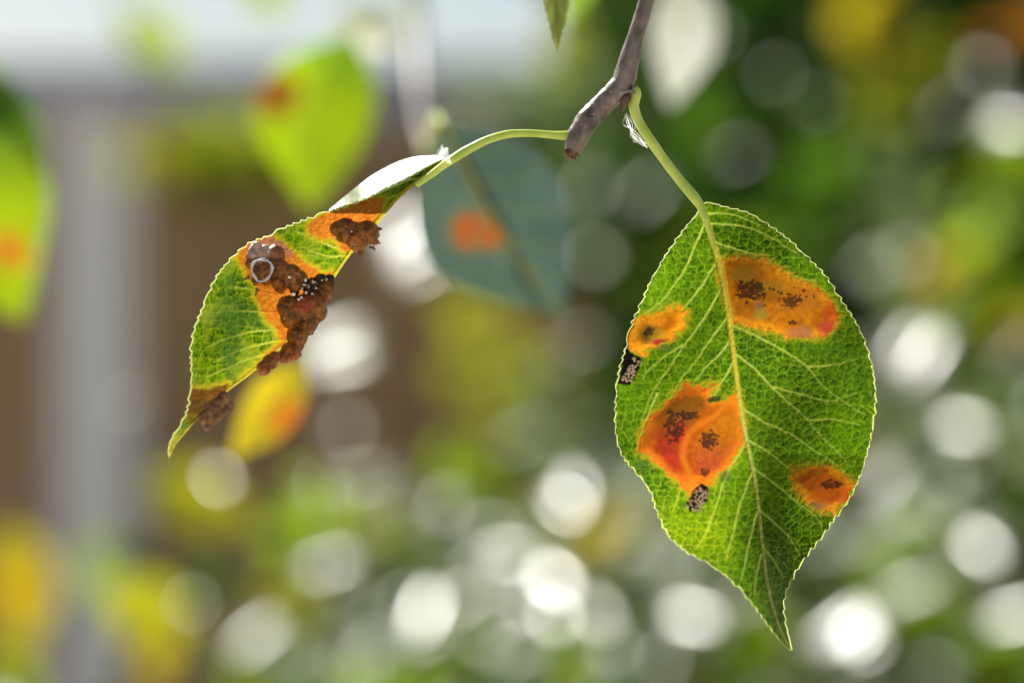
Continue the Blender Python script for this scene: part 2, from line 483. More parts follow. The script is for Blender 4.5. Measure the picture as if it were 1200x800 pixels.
# dark hedge on the right, deep enough to close off the view
hedge = empty('hedge_shrub', (0.45, 3.4, 0))
tag(hedge, 'tall dark green hedge shrub with dense leaves, far out of focus', 'shrub')
def t_hedge(px, py, D):
    edge = 655 + 30 * np.sin(py / 60.0) + 22 * np.sin(py / 27.0 + 1)
    edge = edge - 95 * sstep(60, 190, py) * (1 - sstep(300, 350, py)) + 25 * sstep(300, 350, py) * (1 - sstep(470, 540, py)) - 90 * sstep(470, 540, py)
    lim = np.where(D < 3.3, -90, -320)
    return (px > edge) & (py > lim)
scatter('foliage', hedge, 6000, t_hedge, (560, 1750), (-420, 1300), (2.7, 3.4), (.035, .065), DARK, 0.8, (.7, .9), 0.1)
scatter('inner_foliage', hedge, 9000, lambda px, py, D: px > 668 + 25 * np.sin(py / 50.) - 90 * sstep(60, 190, py) * (1 - sstep(300, 350, py)) + 25 * sstep(300, 350, py) * (1 - sstep(470, 540, py)), (560, 1650), (-330, 1150), (3.4, 4.6), (.06, .09), DARK, 0.8, (.7, .9), 0.0)
stems(hedge, (0.45, 3.4, 0), [(0.15, 3.1, 1.5), (0.35, 3.3, 1.9), (0.6, 3.5, 2.1), (0.8, 3.2, 1.8), (.5, 3.0, 1.6)], .02)

# mid-green bush in front of it, lower right
bush = empty('glossy_bush', (0.3, 2.1, 0))
tag(bush, 'grey green glossy leaved bush with sunlit leaves below the hedge, out of focus', 'bush')
def t_bush(px, py, D):
    top = np.where(px < 600, 590 - 40 * np.sin(px / 55.0), 470 - 60 * np.sin(px / 75.0) - 120 * sstep(950, 1150, px))
    return (py > top) & (rng.random(px.shape) < sstep(-40, 160, py - top) * .8 + .2)
scatter('foliage', bush, 2600, t_bush, (320, 1500), (200, 1250), (1.9, 2.6), (.028, .05), MID, 0.26, (.36, .55), 0.55, M_back)
stems(bush, (0.3, 2.1, 0), [(-.05, 2.0, 1.35), (.1, 2.1, 1.42), (.28, 2.2, 1.5), (.4, 2.0, 1.5), (.2, 1.95, 1.3)], .012)

# yellowing bush lower left
ybush = empty('yellowing_bush', (-0.22, 1.35, 0))
tag(ybush, 'yellow and lime leaved bush in front of the shed, out of focus', 'bush')
def t_yb(px, py, D):
    top = 640 + 60 * np.sin(px / 45.0)
    return (py > top) & (rng.random(px.shape) < .25 + .75 * sstep(0, 250, py - top))
scatter('foliage', ybush, 150, t_yb, (-250, 420), (560, 1400), (1.25, 1.7), (.03, .05), YEL + MID, 0.5, (.35, .5), 0.3)
stems(ybush, (-0.22, 1.35, 0), [(-.26, 1.35, 1.33), (-.14, 1.4, 1.36), (-.2, 1.3, 1.3)], .007)

# climber hanging below the eave
vine = empty('climbing_vine', (-0.72, 4.55, 0))
tag(vine, 'olive green climbing plant hanging under the shed eave, out of focus', 'climber')
def t_vine(px, py, D):
    return ((px - 265) / 110.0) ** 2 + ((py - 185) / 45.0) ** 2 < 1 + .3 * np.sin(px / 17.0)
scatter('foliage', vine, 420, t_vine, (140, 400), (120, 260), (4.4, 4.7), (.04, .07), [(.48, .54, .03), (.60, .62, .04), (.38, .46, .03)], 0.6, (.5, .7), 0.2)
stems(vine, (-0.72, 4.55, 0), [tuple(P(250, 150, 4.55)), tuple(P(320, 190, 4.55))], .012)

# clumps of leaves that the sun shines straight through: (px, py, radius px, distance, count, colour, owner)
LIME = (.30, .46, .012); OLIVE = (.24, .26, .015); GRN = (.09, .19, .012); GOLD = (.50, .40, .012); RUSTY = (.42, .16, .02); SAGE = (.16, .22, .08)
clumps = [(1045, 85, 60, 2.5, 16, OLIVE, hedge), (1010, 20, 40, 2.5, 8, GOLD, hedge), (1180, 205, 45, 2.3, 16, LIME, hedge), (1130, 350, 75, 2.2, 22, LIME, bush), (1105, 320, 30, 2.2, 5, RUSTY, bush),
          (1190, 400, 35, 2.1, 7, GOLD, bush), (955, 205, 60, 2.5, 12, GRN, hedge), (815, 145, 40, 2.4, 5, GRN, hedge), (1060, 640, 60, 2.0, 12, LIME, bush), (880, 760, 50, 1.95, 9, LIME, bush), (560, 770, 60, 1.95, 10, LIME, bush), (350, 620, 45, 2.0, 7, LIME, bush), (735, 690, 50, 1.95, 8, GRN, bush), (1060, 250, 70, 2.3, 16, SAGE, hedge), (1170, 270, 50, 2.3, 12, (.24, .36, .05), hedge), (600, 520, 60, 2.3, 9, OLIVE, bush), (1150, 470, 60, 2.1, 8, (.22, .34, .05), bush), (320, 700, 45, 1.9, 7, OLIVE, bush), (715, 640, 35, 2.0, 9, GOLD, bush), (1085, 715, 50, 1.9, 12, LIME, bush),
          (1185, 790, 50, 1.9, 12, LIME, bush), (555, 555, 40, 2.3, 9, LIME, bush), (455, 640, 38, 2.1, 8, OLIVE, bush), (620, 590, 22, 2.2, 4, RUSTY, bush), (1000, 560, 35, 2.2, 6, RUSTY, bush),
          (1010, 640, 50, 2.1, 8, GRN, bush), (560, 400, 60, 2.5, 12, OLIVE, bush), (450, 790, 50, 2.0, 9, LIME, bush), (760, 560, 40, 2.2, 8, SAGE, bush), (920, 600, 45, 2.1, 10, GRN, bush),
          (1190, 15, 30, 2.5, 4, RUSTY, hedge), (900, 300, 60, 2.5, 12, GRN, hedge), (640, 260, 50, 2.5, 10, SAGE, hedge), (690, 130, 50, 2.5, 12, SAGE, hedge), (580, 110, 40, 2.6, 8, SAGE, hedge), (660, 60, 30, 2.6, 6, OLIVE, hedge), (1140, 560, 60, 2.1, 8, SAGE, bush)]
for own in (hedge, bush):
    A = [[], [], [], [], []]
    for (px, py, r, D, n, cl, ow) in clumps:
        if ow is not own: continue
        q = rng.normal(size=(n, 2)) * r * .5
        pos = P(px + q[:, 0], py + q[:, 1], D + rng.uniform(-.08, .08, n))
        A[0].append(pos); A[1].append(unit(-SUN + .35 * rng.normal(size=(n, 3)))); A[2].append(unit(rng.normal(size=(n, 3)) + np.array([0, 0, -1.])))
        A[3].append(rng.uniform(.035, .055, n)); A[4].append(np.concatenate([np.clip(np.array(cl) * (1 + .2 * rng.normal(size=(n, 1))), .004, .8), rng.uniform(.6, .8, (n, 1))], 1))
    A = [np.concatenate(a) for a in A]
    foliage('sunlit_foliage', own, A[0], A[1], A[2], A[3], A[3] * .58, A[4])

# single leaves whose gloss throws the bright discs: (px, py, distance, length mm, width mm, tilt off the mirror angle, roughness, colour, owner)
GL = [(.16, .22, .06), (.22, .26, .12), (.30, .28, .2), (.10, .16, .03)]
discs = [
 (650, 680, 2.1, 44, 24, 0, .30, 1), (618, 712, 2.1, 40, 22, 0, .32, 1), (812, 722, 2.1, 40, 24, 0, .32, 0), (985, 735, 2.1, 40, 24, 0, .32, 0), (1025, 770, 2.1, 34, 20, 1, .34, 0), (510, 735, 2.1, 34, 20, 0, .34, 1), (672, 570, 2.1, 30, 18, 1, .36, 1), (1100, 440, 2.1, 26, 16, 2, .4, 2), (1060, 405, 2.1, 30, 18, 1, .36, 2), (595, 650, 2.1, 30, 18, 2, .4, 0), (540, 700, 2.1, 30, 18, 2, .4, 1), (700, 720, 2.1, 30, 18, 2, .42, 0), (1040, 560, 2.1, 28, 18, 2, .44, 0), (395, 395, 2.1, 34, 20, 1, .36, 1), (470, 265, 2.3, 34, 20, 1, .36, 1), (505, 310, 2.3, 34, 20, 1, .38, 1),
 (230, 695, 2.0, 30, 15, 0, .30, 1), (385, 660, 2.1, 30, 16, 0, .36, 1), (498, 715, 2.1, 42, 22, 0, .30, 0), (480, 700, 2.0, 24, 14, 3, .32, 0),
 (635, 695, 2.1, 46, 26, 0, .28, 0), (650, 720, 2.2, 34, 20, 0, .34, 0), (665, 590, 2.2, 38, 22, 0, .30, 1), (800, 740, 2.1, 46, 26, 0, .28, 0),
 (788, 760, 2.2, 36, 20, 2, .34, 1), (1000, 745, 2.1, 48, 28, 0, .28, 1), (1015, 755, 2.2, 36, 22, 0, .34, 0), (1085, 415, 2.3, 38, 22, 0, .32, 2),
 (1130, 500, 2.3, 36, 22, 1, .36, 0), (1150, 640, 2.2, 38, 22, 0, .34, 1), (1192, 720, 2.1, 40, 24, 0, .32, 0), (300, 745, 2.0, 32, 18, 2, .40, 0),
 (255, 560, 1.5, 26, 12, 0, .34, 1), (520, 590, 2.4, 30, 18, 3, .42, 2), (575, 620, 2.4, 30, 18, 3, .42, 2), (610, 760, 2.3, 34, 18, 3, .40, 1),
 (720, 760, 2.3, 30, 18, 3, .42, 1), (880, 700, 2.3, 30, 18, 4, .46, 1), (1065, 690, 2.3, 34, 20, 2, .42, 1), (1060, 600, 2.4, 34, 20, 4, .44, 0),
 (1020, 310, 2.7, 32, 20, 4, .46, 0), (1062, 300, 2.7, 32, 20, 3, .46, 0), (910, 85, 2.8, 20, 13, 9, .50, 1), (955, 122, 2.8, 20, 13, 10, .50, 3),
 (1182, 145, 2.6, 34, 20, 1, .40, 2), (1152, 80, 2.7, 32, 20, 4, .44, 0), (1110, 130, 2.7, 28, 18, 6, .48, 2), (862, 180, 2.7, 28, 18, 7, .48, 0),
 (700, 300, 2.6, 30, 18, 4, .46, 1), (757, 225, 2.6, 34, 20, 4, .46, 1), (690, 220, 2.6, 30, 18, 4, .46, 2), (640, 470, 2.6, 26, 16, 5, .48, 2),
 (490, 290, 2.4, 36, 22, 2, .40, 1), (400, 420, 2.3, 36, 22, 2, .40, 1), (375, 570, 2.4, 28, 18, 5, .46, 2), (410, 500, 2.4, 24, 16, 6, .48, 2),
 (850, 380, 2.7, 30, 18, 5, .48, 1), (1170, 330, 2.6, 30, 18, 5, .46, 0), (1110, 560, 2.5, 30, 18, 3, .44, 1), (970, 640, 2.5, 30, 18, 5, .46, 3),
 (430, 770, 2.2, 30, 18, 3, .42, 1), (560, 660, 2.3, 28, 16, 3, .42, 1), (740, 640, 2.4, 28, 18, 5, .46, 0), (840, 40, 2.8, 18, 12, 10, .5, 0),
 (150, 470, 2.4, 20, 12, 6, .5, 2), (560, 140, 2.6, 24, 16, 5, .48, 1), (680, 400, 2.6, 26, 16, 6, .5, 2),
]
for (px, py, D, L, Wm, tilt, ro, ci) in discs:
    if D > 1.6: D = 1.74 + .06 * (D - 2.0) if tilt < 3 else (2.3 if D > 2.55 else 1.85)
    pos = P(px, py, D)[None]
    H = half_vec(pos)
    ax = unit(np.cross(H, rng.normal(size=(1, 3))))
    nr = unit(H + math.tan(math.radians(tilt)) * ax)
    own = ybush if (px < 330 and D < 1.6) else (hedge if (D > 2.2 and px > 620) else bush)
    d = unit(rng.normal(size=(1, 3)) + np.array([[0, -.5, -.4]]))
    V, F = foliage_arrays(pos, nr, d, np.array([L / 1000.]) * (1.45 if tilt < 3 and D > 1.6 else 1), np.array([Wm / 1000.]) * (1.45 if tilt < 3 and D > 1.6 else 1))
    c = np.array([*GL[ci], ro * (.78 if tilt < 3 else .9)])
    mesh_obj('leaf', V, F, M_back, own, np.tile(c, (len(V), 1)))

# ================================================================== BLURRED PEAR LEAVES BEHIND
def auto_leaf(base, tip, width, bow=0.0, skew=0.0):
    b = np.array(base, float); t_ = np.array(tip, float); ax = t_ - b; n = np.array([ax[1], -ax[0]]); n /= np.linalg.norm(n)
    f = np.array([0, .12, .28, .45, .62, .8, .93, 1.0]); ww = np.array([0, .48, .88, 1.0, .88, .5, .16, 0])
    c = b + f[:, None] * ax + (bow * np.sin(np.pi * f) * np.linalg.norm(ax))[:, None] * n
    return c, c + n * (ww * width * (.5 + skew))[:, None], c - n * (ww * width * (.5 - skew))[:, None]

def simple_paint(green, halo, spots, rough=.4, tint=None, rust=(.62, .15, .01)):
    def f(px, py):
        nz = fbm(px / 30., py / 30., 5)
        c = mix(np.array(green) * .75, np.array(green) * 1.25, nz)
        pid = np.zeros(px.shape, int)
        if tint is not None:
            (tx, ty, tr_, tc_) = tint
            c = mix(c, np.array(tc_), 1 - sstep(0, tr_, np.hypot(px - tx, py - ty)))
        for k, (sx_, sy_, r) in enumerate(spots):
            d = np.hypot(px - sx_, py - sy_) + 6 * (fbm(px / 9., py / 9., 8 + k) - .5)
            c = mix(c, np.array(halo), 1 - sstep(r, r * 1.5, d))
            c = mix(c, np.array(rust), 1 - sstep(r * .75, r * 1.05, d))
            pid[d < r * .95] = k + 1
        return np.concatenate([c, np.full(px.shape + (1,), rough)], -1), pid
    return f

def back_leaf(parent, base, tip, width, D, slope, green, spots=(), rough=.4, label=None, bow=.05, petiole_to=None, skew=0., tint=None, fold=.3, halo=(.5, .4, .02), rust=(.5, .12, .01)):
    m, l, r = auto_leaf(base, tip, width, bow, skew)
    b = np.array(base, float); ax = np.array(tip, float) - b; Lp = np.linalg.norm(ax); ax /= Lp; nn = np.array([ax[1], -ax[0]])
    def depth(px, py):
        a = ((px - b[0]) * ax[0] + (py - b[1]) * ax[1]) * K * D
        c = ((px - b[0]) * nn[0] + (py - b[1]) * nn[1] - bow * Lp * np.sin(np.pi * np.clip(a / (K * D * Lp), 0, 1))) * K * D
        return D + slope[0] * a + slope[1] * c - fold * (np.sqrt(c * c + 1e-6) - 1e-3)
    leaf, e, mm, sp = build_leaf('leaf', parent, m, l, r, depth, simple_paint(green, halo, spots, rough, tint, rust), M_leaf, N=90, M=22, tooth=1.5)
    if label: leaf['label'] = label
    on_leaf_tube('midrib', m, 3.2, 1.0, depth, M_rib, leaf)
    for k, f in enumerate((.14, .28, .42, .56, .7)):
        i = int(f * (len(mm) - 1)); j = min(i + 16, len(mm) - 1)
        for s in (-1, 1):
            a = mm[i]; q = mm[j] + (e[s][j] - mm[j]) * .86
            on_leaf_tube('vein', [a, (a + q) / 2 + (q - a)[::-1] * .04, q], 1.1, .5, depth, M_vein, leaf, n=10, sides=4)
    if petiole_to is not None:
        p0 = P(b[0], b[1], depth(b[0], b[1])); p1 = np.array(petiole_to, float)
        md = (p0 + p1) / 2 + np.array([0, 0, .004])
        tube('petiole', spline([p0, md, p1], 20), np.full(20, .0008), M_petiole, leaf, 7)
    return leaf

def twig(parent, pts3, r0, r1):
    q = spline(pts3, 40)
    return tube('twig', q, np.linspace(r0, r1, 40) * (1 + .12 * np.sin(np.arange(40) * 1.9)), M_bark, parent, 10)

def glare(base, tip, off=(0., 0.)):
    """slopes (along, across) that turn a leaf between the two pixels to the mirror angle of the sun"""
    ax = np.array(tip, float) - np.array(base, float); ax /= np.linalg.norm(ax); nn = np.array([ax[1], -ax[0]])
    H = half_vec(P(base[0], base[1], .7)[None])[0]; gx, gz = -H[0] / H[1], -H[2] / H[1]
    return (gx * ax[0] - gz * ax[1] + off[0], gx * nn[0] - gz * nn[1] + off[1])

# branch straight behind the subject: upright thin twig with rusted leaves
b1 = empty('pear_branch', tuple(P(486, -160, .80)))
tag(b1, 'blurred thin pear twig carrying a lime leaf and a slate green leaf, each rust spotted', 'branch', 'pear branches behind the sharp leaves')
twig(b1, [P(470, -420, .86), P(482, -160, .84), P(488, 20, .82), P(492, 120, .76), P(500, 182, .60)], .0022, .0012)
back_leaf(b1, (412, 38), (362, 250), 140, .72, (.10, .35), (.25, .36, .004), [(324, 114, 22), (340, 106, 12)], .45, 'lime yellow leaf with one brown rust spot, blurred', -.12,
          petiole_to=P(487, 0, .82), skew=.02, fold=.45, rust=(.17, .045, .006), halo=(.20, .17, .01), tint=(400, 60, 70, (.13, .27, .008)))
back_leaf(b1, (520, 146), (664, 372), 180, .53, (.55, -.15), (.050, .085, .062), [(551, 270, 21), (574, 277, 15)], .55, 'slate green leaf with one orange rust spot, blurred', -.04,  # sky sheen and shade are put into this leaf's grey green colour
          petiole_to=P(499, 178, .60), halo=(.13, .10, .04), rust=(.25, .062, .012))
back_leaf(b1, (470, 50), (388, 14), 54, .74, glare((470, 50), (388, 14), (.1, .1)), (.36, .42, .06), [], .42, 'pale cream lit small leaf, blurred', .05, petiole_to=P(487, 10, .82))

# branch off the left edge
b2 = empty('pear_branch', tuple(P(-120, -120, .74)))
tag(b2, 'blurred pear branch whose green and lime leaf hangs before the white post', 'branch', 'pear branches behind the sharp leaves')
twig(b2, [P(-190, -420, .80), P(-130, -160, .76), P(-80, 0, .73), P(-40, 60, .71)], .0024, .0012)
back_leaf(b2, (-36, 50), (30, 380), 206, .70, (.05, .3), (.30, .42, .004), [(8, 292, 20), (30, 305, 9)], .42, 'half green half lime leaf with an orange rust spot, blurred', -.12,
          petiole_to=P(-60, 32, .72), rust=(.5, .13, .01), tint=(10, 120, 150, (.05, .13, .012)))

back_leaf(b2, (140, 12), (214, 88), 66, 1.5, (.2, .4), (.36, .46, .10), [], .5, 'pale washed out green leaf against the sky, blurred', .05, petiole_to=P(120, -30, 1.45))
back_leaf(b2, (290, -40), (330, 22), 50, 1.3, (.2, .4), (.34, .46, .03), [], .5, 'small lime leaf against the sky, blurred', .05, petiole_to=P(280, -70, 1.3))
twig(b2, [P(-130, -160, .76), P(-40, -180, 1.0), P(120, -40, 1.45)], .0016, .0009)
twig(b2, [P(-40, -180, 1.0), P(120, -140, 1.2), P(280, -75, 1.3)], .0013, .0008)

# branch above: a nearly sharp hanging tip and a sunlit pale leaf
b3 = empty('pear_branch', tuple(P(700, -160, .47)))
tag(b3, 'pear twig above with a narrow leaf tip hanging down, slightly blurred', 'branch', 'pear branches behind the sharp leaves')
twig(b3, [P(560, -420, .50), P(640, -230, .47), P(700, -150, .47), P(800, -110, .62)], .002, .0013)
back_leaf(b3, (640, -120), (652, 60), 44, .445, glare((640, -120), (652, 60), (.5, .9)), (.34, .42, .10), [], .4, 'narrow pale leaf tip', .02, petiole_to=P(650, -215, .47), fold=.8)
back_leaf(b3, (690, -120), (668, 40), 50, .56, (.2, .6), (.18, .30, .03), [], .35, 'green leaf tip, blurred', .03, petiole_to=P(700, -150, .47))
back_leaf(b3, (806, -40), (786, 126), 80, .74, glare((806, -40), (786, 126), (.12, .05)), (.34, .38, .18), [], .44, 'cream white sunlit leaf, blurred', .03, petiole_to=P(800, -110, .62), fold=.15)

# shoot below the left leaf, springing from far behind
b4 = empty('pear_branch', tuple(P(380, 900, 1.25)))
tag(b4, 'blurred pear shoot with a golden yellow and orange leaf below the galled leaf', 'branch', 'pear branches behind the sharp leaves')
twig(b4, [P(420, 1500, 1.35), P(400, 1000, 1.3), P(385, 700, 1.15), P(372, 520, .85), P(358, 424, .60)], .0014, .0007)
back_leaf(b4, (356, 420), (268, 540), 64, .60, (.1, .25), (.46, .36, .008), [], .45, 'golden yellow leaf with orange edge, blurred', .03,
          petiole_to=P(358, 424, .60), tint=(340, 492, 44, (.60, .15, .008)))

# larger yellow leaves of the yellowing bush that can be told apart
for (bs, tp, wd, D, sl, gc, tint) in [
    ((170, 566), (300, 618), 84, 1.5, (.2, .5), (.36, .36, .008), None),
    ((4, 610), (34, 770), 84, 1.5, (.1, .4), (.40, .34, .008), (24, 690, 50, (.46, .26, .01))),
    ((140, 650), (192, 810), 84, 1.45, (.2, .4), (.38, .38, .008), (175, 770, 50, (.46, .30, .01))),
    ((110, 620), (140, 740), 60, 1.6, (.3, .3), (.24, .34, .05), None),
    ((-30, 770), (50, 840), 70, 1.5, (.1, .4), (.28, .36, .02), None),
    ((240, 760), (330, 850), 60, 1.6, (.2, .4), (.18, .24, .03), None)]:
    back_leaf(ybush, bs, tp, wd, D, sl, gc, [], .45, None, .06, petiole_to=P(bs[0] + 10, bs[1] + 30, D + .06), tint=tint)

# ================================================================== THE SHARP BRANCH
main = empty('pear_branch', tuple(P(757, 0, FOC)))
tag(main, 'sharp grey brown pear twig with one hanging rust spotted leaf and one galled curled leaf', 'branch')

# ---- twig
TW_PX = [(790, -140, 9.5), (776, -60, 9.5), (758, 0, 9.4), (752, 20, 9.4), (746, 39, 9.6), (737.5, 70, 12), (730, 96, 13.6), (719, 110, 13.6), (707, 122, 13.2),
         (697, 132, 13.4), (688, 142, 13.8), (681, 153, 13.4), (676, 163, 13.4), (672.5, 173, 11.4), (670, 180, 8.6)]
TWA = np.array(TW_PX)
tp_ = spline(TWA, 150)
TD = FOC + 0.0012 * np.sin(np.linspace(0, 3, 150))
pts = P(tp_[:, 0], tp_[:, 1], TD)
V, F, k0, k1 = tube_data(pts, tp_[:, 2] * K * FOC, 40)
ii = np.repeat(np.arange(150), 40).astype(float); jj = np.tile(np.arange(40), 150).astype(float)
cen = np.repeat(pts, 40, 0)
nv = len(cen)
lump = 1 + .06 * (fbm(ii / 7., np.abs(jj - 20) / 5., 3) - .5) + .10 * (fbm(ii / 2.5, np.abs(jj - 20) / 2., 4) - .5)
lump += .10 * np.exp(-((ii - 128) / 5.) ** 2) * (fbm(ii / 2., np.abs(jj - 20) / 3., 9) - .3)
for rg in (112, 118, 123, 127, 131, 135): lump -= .045 * np.exp(-((ii - rg - 2 * np.sin(jj / 40 * 6.28 * 2)) / .9) ** 2)
V[:nv] = cen + (V[:nv] - cen) * lump[:, None]
faces = F.tolist() + [f[:3] for f in k0.tolist()] + [f[:3] for f in k1.tolist()]
me = bpy.data.meshes.new('twig'); me.from_pydata(V.tolist(), [], faces); me.polygons.foreach_set('use_smooth', np.ones(len(faces), bool))
me.materials.append(M_bark); me.update()
tw = bpy.data.objects.new('twig', me); link(tw, main); place_origin(tw, main)
# broken end: splintered bark flakes
v0, f0 = ico(3)
q = v0 * np.array([8.6, 8.5, 8.5]) * (1 + .22 * (fbm(v0[:, 0] * 3 + 5, v0[:, 2] * 3 + v0[:, 1] * 2, 3)[:, None] - .5))
q[:, 2] *= 1.05
cpt = P(670, 178, FOC)
mesh_obj('broken_end', q * K * FOC + cpt, f0, M_scar, tw)
for (dx, dy, ln, wd, a) in [(-5, 4, 10, 3, -.15), (0, 6, 7, 3, .1), (5, 2, 9, 2.6, .75), (-7, -3, 9, 3, -.3), (3, 7, 6, 2.2, .5)]:
    s0 = P(670 + dx, 178 + dy, FOC - .0008); s1 = P(670 + dx + ln * math.sin(a), 178 + dy + ln * math.cos(a), FOC - .0009)
    tube('splinter', spline([s0, (s0 + s1) / 2 + np.array([.0001, 0, 0]), s1], 8), np.linspace(wd * .55, .35, 8) * K * FOC, M_scar, tw, 5)
# pale lenticels and scratches
lent = []; lr = []
for (lx, ly, r_) in [(692, 135, 1.6), (695, 134, 1.3), (705, 121, 1.0), (700, 128, .8), (716, 108, .9), (728, 90, .8), (737, 64, .8), (685, 150, .9), (712, 126, .8), (690, 143, .8), (742, 50, .7), (748, 26, .7), (722, 101, .7), (708, 114, .8)]:
    i = np.argmin(np.hypot(tp_[:, 0] - lx, tp_[:, 1] - ly)); off = np.hypot(tp_[i, 0] - lx, tp_[i, 1] - ly)
    rr = tp_[i, 2]; h = math.sqrt(max(rr * rr - off * off, 1)) * .99
    lent.append(P(lx, ly, TD[i] - h * K * FOC)); lr.append(r_ * K * FOC)
M_lent = solid_material('lenticel', (.34, .26, .19), (.55, .46, .36), 900, .6, .3, .0001)
o = blobs('lenticels', lent, lr, M_lent, tw, 1, .3, seed=4); o['kind'] = 'stuff'
# bud at the leaf base
bv = v0.copy(); f_ = (bv[:, 2] + 1) / 2
bv[:, 0] *= 7.4 * (.25 + .75 * sstep(0, .75, f_)); bv[:, 1] *= 6.5 * (.25 + .75 * sstep(0, .75, f_)); bv[:, 2] *= 12.5
bv *= (1 + .12 * (fbm(bv[:, 0] / 3., bv[:, 2] / 3., 6)[:, None] - .5)); bv[:, 0] += -(1 - f_) * 3.0
bud = mesh_obj('bud', bv * K * FOC + P(733.5, 119, FOC - .0003), f0, M_bud, tw)
collar_pts = P(np.array([724, 729, 735, 741, 744]), np.array([116, 110, 107, 107, 110]), FOC - .0016)
tube('bud_collar', spline(collar_pts, 20), np.full(20, 2.0) * K * FOC, M_bark, tw, 8)

# ---- right leaf ------------------------------------------------------------------------------------------------
MID_R = [(822, 241), (828, 259), (834, 279.5), (843, 307.5), (850, 346), (855, 377.5), (860, 416), (864.5, 451), (869, 482), (875.5, 518), (884, 558), (890, 606), (894.6, 648), (901, 691), (911.6, 729), (921, 750), (927, 761)]
LEFT_R = [(821, 243), (815, 253), (801, 269), (781, 297), (764, 328), (752, 353), (741, 377), (734, 405), (726, 437), (722.5, 465), (722.5, 499), (729, 529), (744, 551), (761, 572), (771, 599), (784, 627), (807, 648), (837, 665), (863, 684), (884, 708), (901, 733), (917, 753), (927, 762)]
RIGHT_R = [(823, 240), (830, 237.5), (848, 241), (872.5, 248), (897, 261), (925, 279.5), (946, 300), (967, 325), (984, 349.5), (1002, 374), (1013, 397), (1021, 423), (1025.5, 451), (1026, 476), (1023, 497), (1018, 526), (1007, 559), (992, 589), (973, 614), (952, 644), (935, 667), (923, 691), (919, 712), (922, 735), (926, 752), (928, 761)]
midA = np.array(MID_R)
def depth_R(px, py):
    xm = np.interp(py, midA[:, 1], midA[:, 0])
    c = (px - xm) * K * FOC                       # metres across
    a = (py - 500) * K * FOC                      # metres along, downwards
    soft = np.sqrt(c * c + .0012 ** 2) - .0012
    kl = .12; kr = .70 + .15 * sstep(500, 680, py)
    y = FOC + .0056 - np.where(c < 0, kl, kr) * soft
    y = y + np.where(c < 0, 5.0, 6.0) * c * c     # the halves flatten outwards again
    y = y + .05 * a + .9 * a * a
    y = y - .34 * np.clip(a - .004, 0, None) * np.tanh(c / .003)   # the lower end twists
    y = y + .0007 * np.sin(px / 31. + py / 47.) + .0006 * np.sin(py / 26. - px / 60.) * sstep(5, 70, np.abs(px - xm))
    return y
SEC = [
 [(840, 285), (865, 293.5), (890, 302), (911, 316), (936, 325), (955, 328)], [(832, 262), (862, 264), (890, 272), (918, 287), (936, 297)], [(826, 250), (850, 250), (872, 256), (895, 267)],
 [(846, 330), (885, 342), (920, 362), (955, 374), (985, 380)],
 [(857, 381), (890, 395), (918, 411), (946, 430), (967, 454), (995, 475), (1012, 485)], [(862, 416), (886, 433), (904, 454), (925, 472), (946, 492), (972, 520), (995, 545)],
 [(869, 478), (901, 497), (931, 512), (956, 529), (977, 542), (992, 556)], [(877, 516.5), (909.5, 536), (926, 550), (950, 566)], [(884, 550), (909, 567), (935, 589), (955, 604), (964, 618)],
 [(889, 597), (909, 614), (926, 631), (938, 652)], [(894, 640), (908, 658), (918, 676)],
 [(826, 262), (809.5, 300), (792, 333), (771, 357), (757, 366)], [(838, 312), (820, 339), (799, 363), (783, 384)], [(846, 337), (827, 370), (802.5, 405), (781.5, 435), (762, 465), (752, 495)],
 [(853, 370.5), (834, 397), (816.5, 421), (796, 449), (784, 470)], [(857, 398.5), (837.5, 421), (820, 439), (808, 455)], [(860, 423), (848, 444), (836, 463), (826, 480)], [(866, 462), (848, 488), (835, 515), (815, 545), (800, 570), (788, 600)],
 [(875.5, 518), (852, 556), (838, 598), (825, 628), (815, 642)], [(882, 552), (868, 592), (858, 630), (850, 656)], [(888, 600), (878, 635), (872, 665), (868, 680)], [(893, 648), (887, 672), (884, 696)],
 [(770, 462), (756, 497), (746, 528)], [(800, 405), (770, 425), (752, 445)], [(905, 454), (940, 462), (975, 470), (1004, 460)], [(946, 430), (975, 428), (1005, 420)], [(946, 492), (975, 492), (1008, 498)],
]
PA = [(843, 309), (852.5, 301), (873.6, 299.6), (896, 303), (911, 312.6), (927, 324), (943.5, 329), (960, 337), (976, 353), (984, 369.5), (979, 382.5), (966, 397), (947, 397), (924, 395.5), (898, 389), (873.6, 382.5), (857, 376), (851, 356.5), (844, 330.5)]
PB = [(744, 373), (765, 367), (780, 362.5), (795, 358), (805.5, 364), (804, 373), (807, 382), (792, 394), (777, 403), (762, 409), (753, 416.5), (741, 412), (733, 404.5), (735.5, 388)]
PC = [(804, 448.5), (823.5, 453), (842.6, 450.6), (830, 463), (836, 472), (849, 467.6), (864, 459), (869, 478), (872, 501.6), (870, 518.6), (857.5, 542), (840.5, 559), (830, 569.6), (819, 567), (808.6, 580), (796, 567.5), (781, 555), (762, 538), (748, 529), (751, 508), (766, 482.5), (785, 467.6)]
PD = [(926.5, 548), (948, 546), (973, 544), (994.5, 559), (1001, 567.5), (992, 589), (977.5, 601.5), (956, 597), (939, 584.5), (928.6, 567.5)]
BLK1 = [(733, 406), (742.5, 415), (751.5, 418), (750, 430), (744, 442), (738, 451), (724, 450), (727.5, 433)]
BLK2 = [(821, 565), (830, 571), (829, 587), (821, 595), (808.6, 600), (804, 589), (813, 574)]

